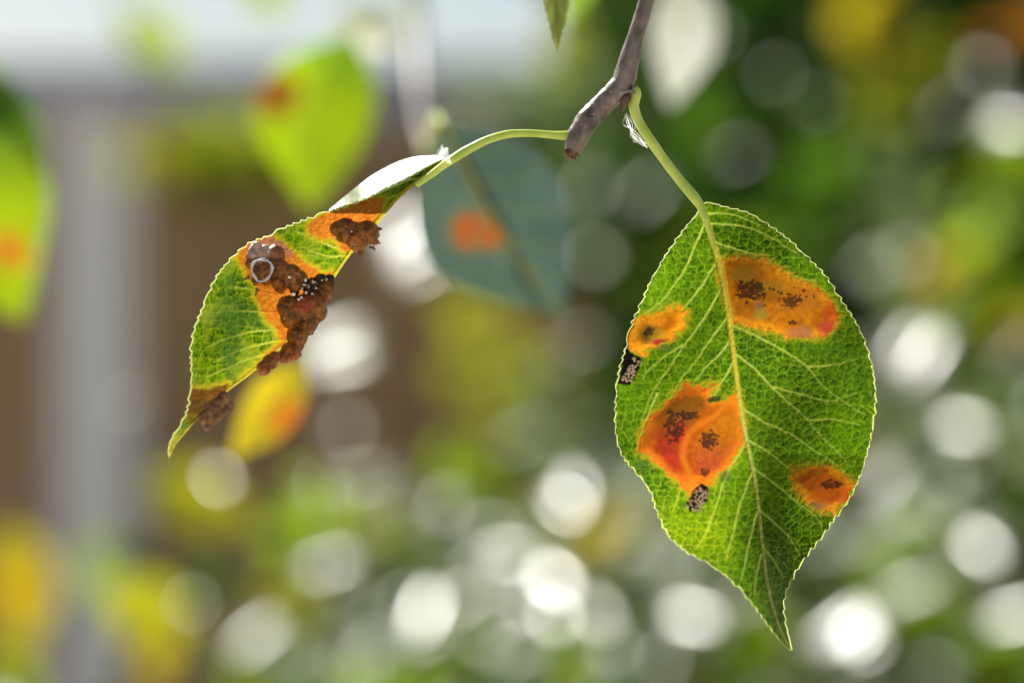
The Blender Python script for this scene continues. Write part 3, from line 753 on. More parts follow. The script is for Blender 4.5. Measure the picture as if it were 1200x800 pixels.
def specks(px, py, cx, cy, rx, ry, dens, seed, cell=3.3):
    e, rid, f1 = voro(px, py, cell, seed, True)
    r = np.hypot((px - cx) / (rx * 1.15), (py - cy) / (ry * 1.15)) + .55 * (fbm(px / 7., py / 7., seed + 3) - .5)
    pr = 1.25 * dens * (1 - sstep(.35, 1.05, r))
    return (rid < pr) * (1 - sstep(1.5, 2.9, f1 + .5 * (fbm(px / 2., py / 2., seed + 8, 2) - .5))) * (.75 + .25 * fbm(px / 9., py / 9., seed + 6))

def veins_of(px, py, secs, wscale=1.0):
    wx = px + 5 * (fbm(px / 14., py / 14., 21) - .5); wy = py + 5 * (fbm(px / 14., py / 14., 22) - .5)
    e1, r1 = voro(wx * .94 + wy * .2, wy * 1.15, 10.5, 31); e2, r2 = voro(wx, wy, 4.4, 37)
    fade = .0 + 1.6 * fbm(px / 24., py / 24., 23)
    v1 = (1 - sstep(.2, 1.2, e1)) * np.clip(fade, 0, 1); v2 = 1 - sstep(.10, 1.1, e2)
    vs_ = np.zeros(px.shape)
    for s in secs:
        d, pos = seg_dist(px + 3.0 * (fbm(px / 16., py / 16., 25) - .5), py + 3.0 * (fbm(px / 16., py / 16., 26) - .5), spline(s, 14))
        wdt = (1.15 - .7 * pos) * wscale
        vs_ = np.maximum(vs_, (1 - sstep(wdt * .6, wdt + .9, d)) * (1 - .5 * pos ** 1.5))
    return e1, e2, r2, v1, v2, vs_

def rib_of(px, py, mid, w0, w1):
    d, pos = seg_dist(px, py, spline(mid, 60))
    wd = w0 + (w1 - w0) * pos ** .7
    return d, wd, 1 - sstep(wd * .75, wd * 1.15 + .5, d)

def vein_ids(px, py, secs, pid):
    for i, s in enumerate(secs):
        d, pos = seg_dist(px, py, spline(s, 14))
        pid[(d < 1.5 - .6 * pos) & (pid == 0)] = 20 + i

def green_of(px, py, e1, e2, r2, v1, v2, vs_):
    big = fbm(px / 70., py / 70., 11)
    fine = fbm(px / 2.6, py / 2.6, 12, 2)
    g = mix(np.array([.012, .080, .001]), np.array([.20, .43, .003]), np.clip(.22 + .42 * r2 + .9 * (big - .5) + .9 * (fine - .45), 0, 1))
    vein = np.array([.62, .78, .10])
    g = mix(g, np.array([.30, .52, .006]), .34 * v2); g = mix(g, np.array([.50, .72, .035]), .70 * v1); g = mix(g, vein, .95 * vs_)
    return g

GAIN = .60
LES_R = [PA, PB, PC, PD]
def lesion_sd(px, py, poly, seed):
    s = sdist(px, py, poly)
    return s + 5.0 * (fbm(px / 8., py / 8., seed) - .5) + 3.0 * (fbm(px / 3., py / 3., seed + 7) - .5)

def paint_R(px, py):
    E = veins_of(px, py, SEC)
    e1, e2, r2, v1, v2, vs_ = E
    c = green_of(px, py, *E)
    c = mix(c, c * np.array([1.8, 1.4, 1.0]) + np.array([.03, .03, 0]), (1 - sstep(10, 75, np.hypot((px - 805) / 1.2, py - 628))) * .8)
    rough = np.full(px.shape, .46)
    pid = np.zeros(px.shape, int)
    rc_ = voro(px + 3 * (fbm(px / 9., py / 9., 24) - .5), py, 6.0, 77)[1]
    gran = fbm(px / 2.2, py / 2.2, 71, 2); bigo = fbm(px / 16., py / 16., 73)
    allv = np.clip(.55 * v1 + .3 * v2 + .6 * vs_, 0, 1)
    for k, poly in enumerate(LES_R):
        s = lesion_sd(px, py, poly, 80 + 10 * k)
        s = s + 5.5 * (rc_ - .5) * (1 - sstep(5, 12, np.abs(s)))
        c = mix(c, mix(np.array([.52, .46, .012]), np.array([.62, .60, .05]), allv), .9 * sstep(-9, -.5, s) ** 1.4)
        edge = mix(np.array([.56, .07, .006]), np.array([.96, .42, .014]), np.clip(gran * 1.5 - .3 + .35 * allv + .5 * sstep(1, 6, s), 0, 1))
        core = mix(np.array([.62, .17, .005]), np.array([.86, .33, .010]), np.clip(bigo * 1.6 - .3, 0, 1))
        if k == 2: core = core * np.array([.82, .52, .9]); edge = mix(edge, np.array([.74, .09, .012]), .5)
        if k == 3: core = core * np.array([.92, .66, .9])
        tex = fbm(px / 5.5, py / 5.5, 91 + k); core = core * (.55 + .85 * tex)[..., None] + np.array([.05, .03, 0]) * allv[..., None]
        core = core * mix(np.ones(3), np.array([.76, .68, .7]), sstep(8, 19, s + 8 * (bigo - .5)))
        inner = mix(edge, core, sstep(3, 12, s + 6 * (tex - .5)))
        c = mix(c, inner, sstep(-1.0, 2.2, s))
        pid[(s > 0.5)] = k + 1
        rough = np.where(s > 0, .40, rough)
    def patch(cx, cy, rx, ry, colr, amt, seed):
        nonlocal c
        r = np.hypot((px - cx) / rx, (py - cy) / ry) + .8 * (fbm(px / 9., py / 9., seed) - .5)
        c = mix(c, np.array(colr), min(1, amt * 1.4) * (1 - sstep(.4, 1.2, r)) * (pid > 0))
    # spot A: olive clouding, mauve and crimson rim
    patch(868, 322, 22, 12, (.40, .20, .012), .65, 101); patch(905, 336, 22, 12, (.46, .24, .014), .45, 102); patch(945, 350, 22, 16, (.50, .17, .012), .5, 103)
    patch(975, 368, 14, 20, (.56, .08, .010), .6, 104); patch(968, 385, 14, 10, (.52, .06, .03), .7, 105); patch(938, 389, 20, 8, (.42, .15, .07), .55, 106)
    patch(893, 368, 9, 8, (.42, .34, .04), .6, 107); patch(890, 358, 8, 6, (.36, .16, .09), .5, 108)
    # spot B
    patch(760, 391, 13, 13, (.16, .085, .008), .85, 111); patch(772, 392, 14, 10, (.48, .25, .012), .5, 112); patch(772, 401, 12, 4, (.40, .04, .03), .8, 113)
    # spot C: two sunken lobes parted by a pale ridge
    n1 = fbm(px / 7., py / 7., 121); n2 = fbm(px / 3., py / 3., 122, 3)
    def lobe(poly, c_top, c_low, y0, y1, amt):
        nonlocal c
        q = sdist(px, py, poly) + 9 * (n1 - .5) + 4 * (n2 - .5)
        cl = mix(np.array(c_top), np.array(c_low), np.clip(sstep(y0, y1, py + 14 * (n1 - .5)) , 0, 1)) * (.65 + .7 * n2)[..., None]
        c = mix(c, cl, amt * sstep(-3, 9, q) * (pid == 3))
    lobe([(785, 468), (804, 460), (828, 461), (832, 480), (813, 497), (803, 512), (799, 530), (804, 552), (790, 556), (770, 537), (762, 512), (768, 486)], (.24, .085, .006), (.40, .032, .012), 478, 532, .95)
    lobe([(838, 488), (858, 476), (870, 488), (869, 515), (856, 540), (838, 557), (816, 556), (807, 540), (808, 520), (820, 502)], (.52, .165, .006), (.44, .075, .018), 500, 545, .85)
    patch(799, 516, 7, 24, (.50, .035, .014), .6, 123)
    ridge, rp = seg_dist(px, py, spline([(858, 463), (838, 485), (815, 500), (803, 516), (800, 535), (808, 555), (808, 575)], 30))
    c = mix(c, np.array([.86, .27, .012]), .42 * (1 - sstep(1.0, 6.5, ridge)) * (pid == 3))
    # spot D
    patch(975, 572, 22, 16, (.62, .13, .008), .5, 131); patch(990, 580, 12, 14, (.50, .07, .008), .6, 132); patch(958, 592, 12, 6, (.34, .15, .06), .6, 133)
    blk = np.array([.012, .010, .010])
    sp = np.maximum.reduce([specks(px, py, 881, 339, 19, 12, 1.1, 201), specks(px, py, 927, 353, 13, 9, 1.1, 202), specks(px, py, 890, 345, 34, 26, .06, 203),
        specks(px, py, 760, 389, 7, 6, 1.0, 204), specks(px, py, 790, 500, 14, 20, .7, 205), specks(px, py, 806, 487, 16, 7, .9, 206), specks(px, py, 832, 514, 13, 12, .95, 207),
        specks(px, py, 826, 552, 7, 5, .8, 208), specks(px, py, 974, 567, 13, 6, 1.2, 209), specks(px, py, 929, 378, 5, 4, .8, 210), specks(px, py, 932, 345, 22, 10, .10, 211)])
    c = mix(c, blk, np.clip(sp, 0, 1) * .92)
    s = sdist(px, py, [(827, 468), (834, 464), (846, 463), (844, 470), (832, 472)]) + 3 * (gran - .5)
    c = mix(c, np.array([.02, .045, .02]), .9 * sstep(-.5, 1.5, s))
    # dark greenish bruises beside the spots
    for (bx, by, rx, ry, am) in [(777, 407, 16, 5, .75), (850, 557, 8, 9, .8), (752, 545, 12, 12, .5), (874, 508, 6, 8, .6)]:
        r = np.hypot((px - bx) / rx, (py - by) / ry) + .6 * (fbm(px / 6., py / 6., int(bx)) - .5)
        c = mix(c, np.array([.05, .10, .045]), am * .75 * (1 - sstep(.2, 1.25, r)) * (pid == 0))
    for poly in (BLK1, BLK2):
        s = sdist(px, py, poly) + 2.5 * (gran - .5)
        m_ = sstep(-.6, .8, s); c = mix(c, np.array([.010, .007, .006]), m_); pid[s > .5] = 5 if poly is BLK1 else 6
        rough = np.where(s > 0, .55, rough)
    d, wd, rb = rib_of(px, py, MID_R, 4.2, 1.3)
    tl = .80 + .25 * fbm(px / 5., py / 5., 401) - .25 * sstep(wd * .2, wd, d)
    ribc = mix(np.array([.80, .66, .06]), np.array([.62, .66, .13]), sstep(440, 560, py)) * tl[..., None]
    c = mix(c, ribc, rb); pid[rb > .5] = 10
    vein_ids(px, py, SEC, pid)
    c = c * mix(GAIN, GAIN * 1.22, (pid > 0) & (pid < 5))[..., None]
    return np.concatenate([np.clip(c, .002, .95), rough[..., None]], -1), pid

def relief_R(px, py):
    e1, e2, r2, v1, v2, vs_ = veins_of(px, py, SEC)
    y = -.00006 * sstep(0, 4.5, e1) - .00003 * sstep(0, 2.2, e2) + .00005 * vs_
    for k, poly in enumerate(LES_R):
        s = sdist(px, py, poly); y = y * (1 - .8 * sstep(0, 5, s)) - .00045 * sstep(-3, 14, s)
    rd, rp = seg_dist(px, py, spline([(858, 463), (838, 485), (815, 500), (803, 516), (800, 535), (808, 555), (808, 575)], 30))
    y = y - .00007 * (1 - sstep(0, 8, rd))
    d, wd, rb = rib_of(px, py, MID_R, 4.2, 1.3)
    return y - np.sqrt(np.clip(1 - (d / (wd * 1.25)) ** 2, 0, 1)) * wd * K * FOC * .38

leafR, eR, mR, spR = build_leaf('leaf', main, MID_R, LEFT_R, RIGHT_R, depth_R, paint_R, M_leaf, N=540, M=150, tooth=2.4, period=12.5, relief=relief_R,
                                label='hanging green backlit leaf with four orange rust spots')
for k, lb in ((1, 'large orange rust spot with two clusters of black specks'), (2, 'small orange rust spot at the leaf margin'), (3, 'red orange double rust spot with dark specks'),
              (4, 'orange rust spot with one elongated black mark'), (5, 'black dead patch at the leaf margin'), (6, 'black dead patch under the red spot')):
    if k in spR:
        spR[k]['label'] = lb
        if k > 4: spR[k].name = 'dead_patch'
def mid_w(n): return np.linspace(0, 1, n)
g = np.random.default_rng(3)
cen = []; rad = []
def grains(a, b, wd, n, df, seed, r=(1.5, 2.3)):
    g = np.random.default_rng(seed); out = []
    a = np.array(a, float); b = np.array(b, float); d = b - a; nn = np.array([d[1], -d[0]]) / np.linalg.norm(d)
    tries = 0
    while len(out) < n and tries < 4000:
        tries += 1
        p = a + d * g.random() + nn * wd * g.uniform(-1, 1)
        if all(np.hypot(*(p - o_)) > 2.7 for o_ in out): out.append(p)
    out = np.array(out)
    return P(out[:, 0], out[:, 1], df(out[:, 0], out[:, 1]) - .00035), g.uniform(r[0], r[1], len(out)) * K * FOC
c_, r_ = grains((747, 422), (733, 446), 5.0, 24, depth_R, 3)
o = blobs('granules', c_, r_, M_grain, leafR, 2, .12, seed=1); o['kind'] = 'stuff'
c_, r_ = grains((825, 572), (811, 597), 8.0, 34, depth_R, 4, (1.6, 2.4))
o = blobs('granules', c_ - np.array([0, .0004, 0]), r_, M_grain, leafR, 2, .14, seed=2); o['kind'] = 'stuff'
# petiole of the right leaf
pp = np.array([(742, 104, 5.6), (745, 109, 6.6), (743.5, 118, 6.4), (743, 126, 6.2), (749, 144, 6.0), (765, 168.5, 5.8), (784, 195, 5.6), (803, 219, 5.8), (815, 233, 6.0), (822, 244, 4.8), (828, 260, 3.8), (834, 279.5, 2.6), (841, 302, .8)], float)
ps = spline(pp, 90)
dd = np.interp(np.linspace(0, 1, 90), [0, .1, .8, 1], [FOC + .0002, FOC + .0005, FOC + .002, float(depth_R(841., 302.)) - .0001])
tube('petiole', P(ps[:, 0], ps[:, 1], dd), ps[:, 2] * (.95 + .12 * fbm(np.arange(90) / 6., np.zeros(90), 5)) * K * FOC, M_petiole, leafR, 14)

# ---- left leaf: folded along its midrib, underside with galls --------------------------------------------------
MID_L = [(524, 188), (510, 199), (492, 213), (474, 227), (458, 244), (443, 262), (427, 281), (410, 300), (396, 320), (380, 346), (362, 373), (340, 399), (315, 421), (292, 440), (270, 456), (250, 473), (230, 493), (213, 512), (204, 524), (199, 536)]
EDGE_L = [(522, 187), (516, 188), (500, 196), (485, 205), (467, 215), (450, 223), (428, 234), (408, 240), (387, 247), (356, 258), (332, 268), (312, 278), (292, 286), (277, 298), (260, 318), (248, 338), (237, 362), (227, 390), (224.5, 414), (225, 438), (222, 466), (215, 488), (203, 510), (198, 524), (198, 536)]
mLa = spline(MID_L, 60)
axL0 = np.array([524, 188.]); axL = np.array([199, 536.]) - axL0; LL = np.linalg.norm(axL); axL /= LL
def st_L(px, py):
    s = ((px - axL0[0]) * axL[0] + (py - axL0[1]) * axL[1]) / LL
    # perpendicular distance from the midrib, positive towards the margin (upper left)
    nn = np.array([-axL[1], axL[0]]); nn = nn if nn[0] < 0 else -nn
    sm = ((mLa - axL0) @ axL) / LL; tm = (mLa - axL0) @ nn
    o_ = np.argsort(sm)
    t = (px - axL0[0]) * nn[0] + (py - axL0[1]) * nn[1] - np.interp(s, sm[o_], tm[o_])
    return s, t
def depth_L(px, py):
    s, t = st_L(px, py)
    c = t * K * FOC
    y = FOC + .0015 - .0115 * sstep(.35, 1.05, s) - (.10 + .12 * sstep(.3, .6, s)) * c + 5.0 * c * c
    y = y + .0006 * np.sin(px / 23. + py / 37.)
    return y
OR_L = [[(452, 232), (447, 262), (420, 297), (404, 297), (392, 282), (364, 276), (358, 262), (386, 247), (408, 240), (440, 230)],
        [(322, 276), (340, 292), (356, 306), (380, 320), (400, 318), (392, 352), (372, 384), (348, 408), (312, 432), (288, 448), (282, 446), (305, 424), (330, 398), (312, 372), (300, 350), (300, 338), (282, 312), (274, 300), (290, 284), (312, 276)],
        [(222, 456), (246, 452), (268, 450), (262, 470), (240, 488), (214, 486)]]
SEC_L = [[(500, 208), (478, 212), (455, 222)], [(478, 224), (455, 232), (430, 238)], [(455, 248), (425, 252), (395, 252)], [(420, 292), (395, 290), (365, 278), (345, 270)], [(413, 298), (385, 300), (360, 292)],
         [(360, 378), (330, 386), (295, 388), (262, 398), (240, 408)], [(345, 395), (310, 402), (280, 410), (250, 424)], [(325, 413), (290, 420), (262, 432), (240, 442)], [(378, 350), (340, 348), (300, 340), (268, 335)], [(370, 362), (330, 366), (290, 364), (255, 365)]]
def paint_L(px, py):
    E = veins_of(px, py, SEC_L, .9)
    c = green_of(px, py, *E) * np.array([1.35, 1.12, 1.1])
    pid = np.zeros(px.shape, int)
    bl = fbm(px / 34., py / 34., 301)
    c = mix(c, np.array([.07, .19, .03]), .6 * sstep(.46, .74, bl) * sstep(300, 340, py))  # shaded middle of the blade painted in as darker green patches
    c = mix(c, np.array([.42, .48, .03]), .55 * sstep(.52, .75, fbm(px / 24., py / 24., 302)))
    gran = fbm(px / 2.4, py / 2.4, 303, 2)
    for k, poly in enumerate(OR_L):
        s = sdist(px, py, poly) + 8 * (fbm(px / 9., py / 9., 310 + k) - .5)
        c = mix(c, np.array([.68, .56, .02]), .9 * sstep(-8, -1, s))
        o_ = mix(np.array([.70, .15, .012]), np.array([.90, .34, .03]), np.clip(gran * 1.4 - .2, 0, 1))
        if k == 2: o_ = o_ * np.array([.30, .42, .8])
        c = mix(c, o_, sstep(-1.5, 3, s)); pid[s > .8] = k + 1
    pk = np.hypot((px - 322) / 34, (py - 290) / 16); c = mix(c, np.array([.66, .28, .16]), .8 * (1 - sstep(.4, 1.1, pk)) * (pid > 0))
    tipm = sstep(490, 520, py); c = mix(c, np.array([.55, .56, .05]), tipm * .8)
    d, wd, rb = rib_of(px, py, MID_L, 5.0, 2.0)
    c = mix(c, np.array([.78, .66, .05]), rb); pid[rb > .5] = 10
    vein_ids(px, py, SEC_L, pid)
    c = c * .66
    s = np.hypot((px - 232) / 20, (py - 484) / 22); c = mix(c, np.array([.10, .055, .012]), .8 * (1 - sstep(.5, 1.1, s)))
    return np.concatenate([np.clip(c, .002, .95), np.full(px.shape + (1,), .48)], -1), pid
def relief_L(px, py):
    e1, e2, r2, v1, v2, vs_ = veins_of(px, py, SEC_L, .9)
    d, wd, rb = rib_of(px, py, MID_L, 5.0, 2.0)
    return -np.sqrt(np.clip(1 - (d / (wd * 1.25)) ** 2, 0, 1)) * wd * K * FOC * .4 + .00005 * sstep(0, 5, e1) + .00003 * sstep(0, 2, e2) - .00006 * vs_

NL = 420; ML = 110
# (built with one side only; the other half is folded straight back and made below)
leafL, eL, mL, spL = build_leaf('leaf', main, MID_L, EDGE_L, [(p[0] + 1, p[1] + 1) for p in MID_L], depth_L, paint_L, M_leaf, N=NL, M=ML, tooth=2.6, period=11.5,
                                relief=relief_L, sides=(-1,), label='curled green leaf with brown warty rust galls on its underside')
for k, o in spL.items():
    if k < 4: o['label'] = 'orange rust patch around brown galls' if k < 3 else 'brown rust patch near the leaf tip'
# curled-over margin near the base: leans back and shows its sunlit face
foldE = spline([(521, 187.5), (516, 188), (500, 196), (485, 205), (467, 215), (450, 223), (428, 234), (408, 240), (386, 247.5)], 90)
topE = spline([(520, 183), (514, 182), (500, 182.5), (485, 184), (468, 189), (450, 197), (432, 208), (415, 221), (400, 233), (385, 246)], 90)
nC = 22
tt = np.linspace(0, 1, nC)[None]
gx_ = foldE[:, 0:1] * (1 - tt) + topE[:, 0:1] * tt; gy_ = foldE[:, 1:2] * (1 - tt) + topE[:, 1:2] * tt
hh = np.linalg.norm(topE - foldE, axis=1)[:, None] * K * FOC
Yc = depth_L(foldE[:, 0], foldE[:, 1])[:, None] + hh * (1.95 * tt - .22 * np.exp(-tt / .12) * tt / .12) + .00005 * (fbm(gx_ / 3., gy_ / 3., 340) - .5) + .00002 * np.sin(gx_ / 5.5) * tt
Vc = P(gx_, gy_, Yc).reshape(-1, 3)
idx = np.arange(90 * nC).reshape(90, nC)
Fc = np.stack([idx[:-1, :-1], idx[:-1, 1:], idx[1:, 1:], idx[1:, :-1]], -1).reshape(-1, 4)
cc = mix(np.array([.30, .44, .10]), np.array([.42, .52, .16]), fbm(gx_ / 9., gy_ / 9., 330))
cc = np.concatenate([cc, np.full(gx_.shape + (1,), .42)], -1).reshape(-1, 4)
M_curl = leaf_material('glossy_leaf_face', trans=.4, refl=.7, bump=.3, spec=.55)
oc = mesh_obj('curled_margin', Vc, Fc, M_curl, leafL, cc); oc['label'] = 'white glaring curled margin'
# back half of the blade, folded straight away from the lens behind the midrib
mLs = spline(MID_L, 120)
sB = np.linspace(0, 1, 120); wB = .024 * np.sin(np.pi * sB ** .8) ** .9
ttB = np.linspace(0, 1, 26)[None]
YB0 = depth_L(mLs[:, 0], mLs[:, 1])[:, None]
YB = YB0 + wB[:, None] * ttB
base_pt = P(mLs[:, 0:1] - 5 * ttB * np.sin(np.pi * sB)[:, None], mLs[:, 1:2] - 6 * ttB * np.sin(np.pi * sB)[:, None], YB)
idx = np.arange(120 * 26).reshape(120, 26)
FB = np.stack([idx[:-1, :-1], idx[1:, :-1], idx[1:, 1:], idx[:-1, 1:]], -1).reshape(-1, 4)
qx = np.broadcast_to(mLs[:, 0:1], YB.shape) + 100 * ttB; qy = np.broadcast_to(mLs[:, 1:2], YB.shape)
EB = veins_of(qx, qy, [])
cb = np.concatenate([green_of(qx, qy, *EB), np.full(YB.shape + (1,), .46)], -1).reshape(-1, 4)
mesh_obj('folded_half', base_pt.reshape(-1, 3), FB, M_leaf, leafL, cb)
# petiole of the left leaf
pl = np.array([(672, 158, 5.2), (664, 159, 5.6), (652, 158.5, 4.8), (640, 157.5, 4.5), (625, 156.3, 4.4), (610, 156.2, 4.5), (597, 157, 4.7), (582, 160.5, 4.8), (569, 165, 5.0), (556, 171.5, 5.2), (544, 178, 5.4), (533, 185, 5.3), (522, 192, 4.8), (505, 205, 4.0), (488, 217, 3.4)], float)
ql = spline(pl, 110)
dl = np.interp(np.linspace(0, 1, 110), [0, .75, 1], [FOC, FOC + .001, float(depth_L(488., 217.)) - .0003])
tube('petiole', P(ql[:, 0], ql[:, 1], dl), ql[:, 2] * (.95 + .12 * fbm(np.arange(110) / 6., np.zeros(110), 6)) * K * FOC, M_petiole, leafL, 14)

# ---- galls
def gall(lobes, base_col, red=None, warts=10, seed=0, dark=None, label=None, bumpy=1.0):
    """lobes: (px, py, radius px, lift) merged by a voxel remesh into one lumpy body"""
    v0, f0 = ico(3); Vs = []; Fs = []; k = 0; r = np.random.default_rng(seed)
    lob = []
    for (x, y, a, lift) in lobes: lob.append((x, y, a, lift))
    for _ in range(warts):
        x, y, a, lift = lobes[r.integers(len(lobes))]
        th = r.uniform(0, 2 * np.pi); ph = r.uniform(.1, .95)
        lob.append((x + a * ph * np.cos(th), y + a * ph * np.sin(th), r.uniform(2.0, 4.2), lift + a * math.sqrt(max(0, 1 - ph * ph)) * .92))
    for (x, y, a, lift) in lob:
        d = float(depth_L(np.array(x, float), np.array(y, float))) - lift * K * FOC
        Vs.append(v0 * a * K * FOC + P(x, y, d)); Fs.append(f0 + k); k += len(v0)
    me = bpy.data.meshes.new('tmp'); me.from_pydata(np.vstack(Vs).tolist(), [], np.vstack(Fs).tolist())
    ob = bpy.data.objects.new('tmp', me); col.objects.link(ob)
    md = ob.modifiers.new('r', 'REMESH'); md.mode = 'VOXEL'; md.voxel_size = .00014
    sm = ob.modifiers.new('s', 'SMOOTH'); sm.iterations = 10; sm.factor = .5
    dg = bpy.context.evaluated_depsgraph_get(); ev = ob.evaluated_get(dg); m2 = bpy.data.meshes.new_from_object(ev)
    bpy.data.objects.remove(ob)
    n = len(m2.vertices); co = np.empty(n * 3); m2.vertices.foreach_get('co', co); co = co.reshape(-1, 3)
    no = np.empty(n * 3); m2.vertices.foreach_get('normal', no); no = no.reshape(-1, 3)
    u = (co[:, 0] + .3 * co[:, 1]) / (K * FOC); v = (co[:, 2] + .6 * co[:, 1]) / (K * FOC)
    hgt = fbm(u / 4., v / 4., seed) - .5; h2 = fbm(u / 1.6, v / 1.6, seed + 1, 2) - .5
    co += no * (bumpy * (.00022 * hgt + .00007 * h2))[:, None]
    m2.vertices.foreach_set('co', co.ravel())
    c = mix(np.array(base_col) * .38, np.array(base_col) * 1.55, np.clip(.5 + 1.6 * hgt + .8 * h2, 0, 1))
    c = mix(c, np.array([.50, .32, .16]), .3 * sstep(.66, .82, fbm(u / 2.2, v / 2.2, seed + 5, 2)))
    px = co[:, 0] / (K * co[:, 1]) + 600; py = 400 - (co[:, 2] - CAM[2]) / (K * co[:, 1])
    for (rx, ry, rr, rc, am) in (red or []):
        c = mix(c, np.array(rc), am * (1 - sstep(rr * .4, rr, np.hypot(px - rx, py - ry) + 4 * hgt)))
    a = m2.attributes.new('col', 'FLOAT_COLOR', 'POINT'); a.data.foreach_set('color', np.concatenate([c, np.ones((n, 1))], 1).astype(np.float32).ravel())
    m2.polygons.foreach_set('use_smooth', np.ones(len(m2.polygons), bool)); m2.materials.clear(); m2.materials.append(M_gall); m2.name = 'gall'
    o = bpy.data.objects.new('gall', m2); link(o, leafL); place_origin(o, leafL)
    if label: o['label'] = label
    return o
BR = (.30, .10, .010)
gall([(405, 270, 15, 3), (417, 276, 16, 4), (430, 272, 14.5, 3), (419, 284, 11, 4), (395, 268, 9, 2)] + [(x, y, 2.4, 2) for x, y in ((440, 283), (434, 290), (425, 296), (416, 294), (444, 276), (446, 268))],
     BR, warts=7, seed=1, label='kidney shaped brown gall with small spikes')
gall([(300, 290, 8, 2), (296, 300, 8, 4), (311, 296, 10, 5), (322, 298, 12, 6), (308, 316, 13, 6), (326, 316, 14, 5), (341, 322, 13, 4), (352, 326, 9, 3), (328, 330, 11, 4), (293, 309, 6, 5), (300, 328, 6, 4), (345, 334, 9, 4)],
     (.30, .105, .016), red=[(303, 292, 20, (.75, .55, .42), .75), (330, 300, 18, (.42, .15, .08), .6)], warts=16, seed=2, label='pale and brown lumpy gall at the leaf margin')
gall([(338, 360, 14, 4), (352, 362, 17, 5), (366, 356, 17, 5), (376, 346, 13, 4), (383, 336, 11, 3), (358, 378, 15, 5), (348, 394, 13, 4), (372, 366, 12, 4), (340, 372, 12, 4)],
     (.26, .09, .008), red=[(357, 356, 15, (.50, .08, .025), .8)], warts=20, seed=3, label='large dark brown heart shaped gall')
gall([(356, 334, 6, 4), (366, 332, 7, 4), (376, 328, 8, 4), (386, 328, 7, 3), (346, 342, 5, 4), (362, 340, 5, 3)], (.035, .022, .016), warts=14, seed=4, label='blackened gall strip with beige granules')
gall([(340, 412, 12, 4), (333, 418, 8, 3), (348, 404, 9, 3)], (.36, .10, .012), warts=4, seed=5, label='rounded orange brown gall', bumpy=.5)
gall([(316, 424, 9.5, 3), (309, 431, 9, 3), (322, 418, 7, 3)], (.38, .11, .02), warts=2, seed=6, label='smooth oval reddish gall', bumpy=.5)
gall([(262, 466, 8, 3), (267, 476, 7.5, 3), (255, 473, 8, 4), (246, 479, 8.5, 5), (240, 489, 8, 4), (250, 489, 8, 4), (243, 499, 6, 3), (257, 484, 8, 4)], (.28, .13, .05), warts=4, seed=7, label='cluster of brown grape like galls near the tip', bumpy=.6)
# open cup with a grey rim on the lumpy gall
cp = P(307, 316, float(depth_L(np.array(307.), np.array(316.))) - 20 * K * FOC)
th = np.linspace(0, 2 * np.pi, 49)
rr = (12.2 + 1.6 * np.exp(-((th - 4.4) / .25) ** 2) + .6 * np.sin(3 * th)) * K * FOC
ring = np.stack([cp[0] + rr * np.cos(th) * .98, cp[1] - .0002 * np.cos(th), cp[2] + rr * np.sin(th)], 1)
o = tube('cup_rim', ring, (1.5 + .5 * np.sin(5 * th + 1)) * K * FOC, M_cup, leafL, 8)
# spikes and white nodules
nod = [(410, 270, 2.6), (395, 279, 2.4), (433, 272, 1.6), (416, 278, 1.4), (414, 290, 1.6), (336, 323, 1.8), (357, 327, 1.9), (333, 336, 1.2), (352, 337, 1.5), (345, 345, 2.6), (356, 347, 2.8), (361, 343, 2.2), (367, 344, 2.2), (351, 349, 2.2), (340, 346, 1.8), (371, 341, 1.8), (334, 372, 1.4), (291, 288, 1.8), (286, 296, 1.6), (313, 293, 1.4)]
jn = np.random.default_rng(12)
nod = [(x + jn.normal() * 1.8, y + jn.normal() * 1.8, r * jn.uniform(.4, .9)) for (x, y, r) in nod if jn.random() < .8]
cN = [P(x, y, float(depth_L(np.array(float(x)), np.array(float(y)))) - (17 + (2 if 280 < x < 340 else 0)) * K * FOC) for x, y, r in nod]
o = blobs('nodules', cN, [r * K * FOC for *_, r in nod], M_white, leafL, 2, .15, seed=5); o['kind'] = 'stuff'
gb = []
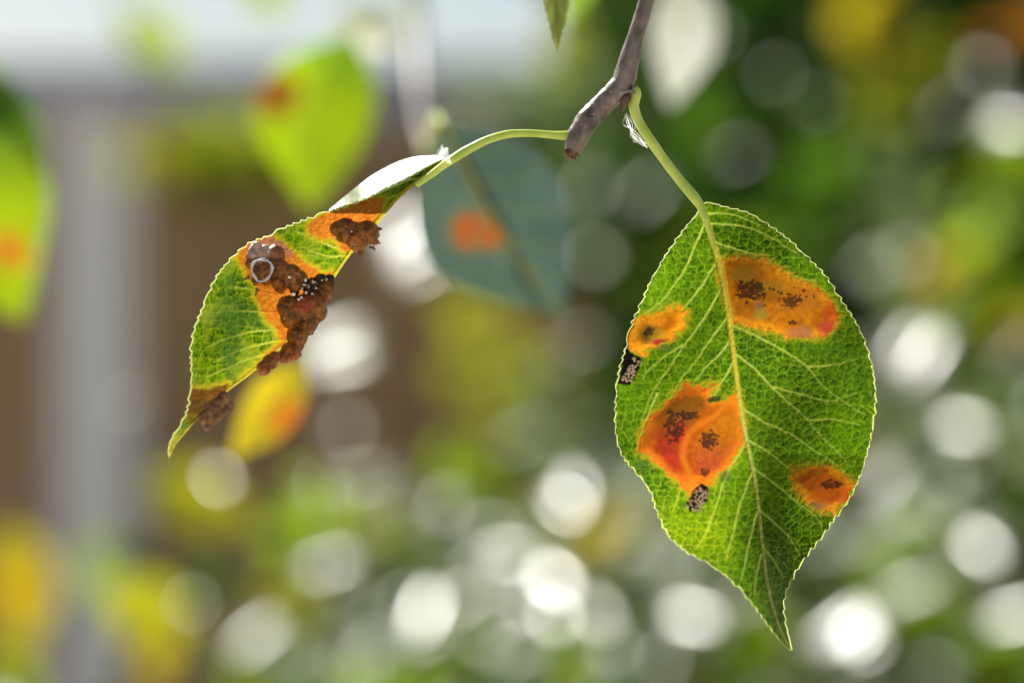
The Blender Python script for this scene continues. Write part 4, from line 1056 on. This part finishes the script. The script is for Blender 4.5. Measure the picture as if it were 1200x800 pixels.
for x, y in [(350, 339), (354, 337), (358, 336), (363, 335), (368, 333), (372, 331), (377, 328), (360, 332), (366, 329), (353, 342), (382, 326)]:
    x += jn.normal() * 1.6; y += jn.normal() * 1.6
    gb.append(P(x, y, float(depth_L(np.array(float(x)), np.array(float(y)))) - 11.5 * K * FOC))
o = blobs('granules', gb, g.uniform(.9, 2.8, len(gb)) * K * FOC, M_grain, leafL, 2, .2, seed=6); o['kind'] = 'stuff'
for (x, y, dx, dy) in [(293, 324, -8, 4), (302, 338, -3, 9), (296, 312, -9, -2), (421, 294, 2, 6), (441, 282, 5, 4), (436, 289, 4, 4)]:
    d0 = float(depth_L(np.array(float(x)), np.array(float(y)))) - 6 * K * FOC
    tube('spike', spline([P(x, y, d0), P(x + dx * .5, y + dy * .5, d0), P(x + dx, y + dy, d0)], 8), np.linspace(2.6, .7, 8) * K * FOC, M_spike, leafL, 6)

# ---- silk wisps
def silk(lab, cen, spread, n, seed, parent=None):
    r = np.random.default_rng(seed); Vs = []; Fs = []; k = 0
    for _ in range(n):
        p0 = np.array(cen[0]) + r.normal(size=2) * spread * .4; p3 = np.array(cen[-1]) + r.normal(size=2) * spread * .5
        pts = [p0] + [np.array(c) + r.normal(size=2) * spread for c in cen[1:-1]] + [p3]
        q = spline(pts, 14); dz = FOC - .0004 + .0006 * r.normal() + .0004 * np.sin(np.linspace(0, 4, 14) + r.uniform(0, 6))
        V, F, _, _ = tube_data(P(q[:, 0], q[:, 1], dz), np.full(14, r.uniform(.10, .22) * K * FOC), 4, cap=False)
        Vs.append(V); Fs.append(F + k); k += len(V)
    o = mesh_obj('spider_silk', np.vstack(Vs), np.vstack(Fs), M_silk)
    return tag(o, lab, 'silk')
silk('wispy white silk strands clinging beside the hanging petiole', [(734, 134), (738, 146), (743, 158), (750, 164), (758, 172)], 3.6, 13, 1)
silk('small white fluffy silk tuft where the curled leaf meets its petiole', [(517, 186), (518, 179), (522, 175), (520, 182), (527, 190)], 2.8, 26, 2)
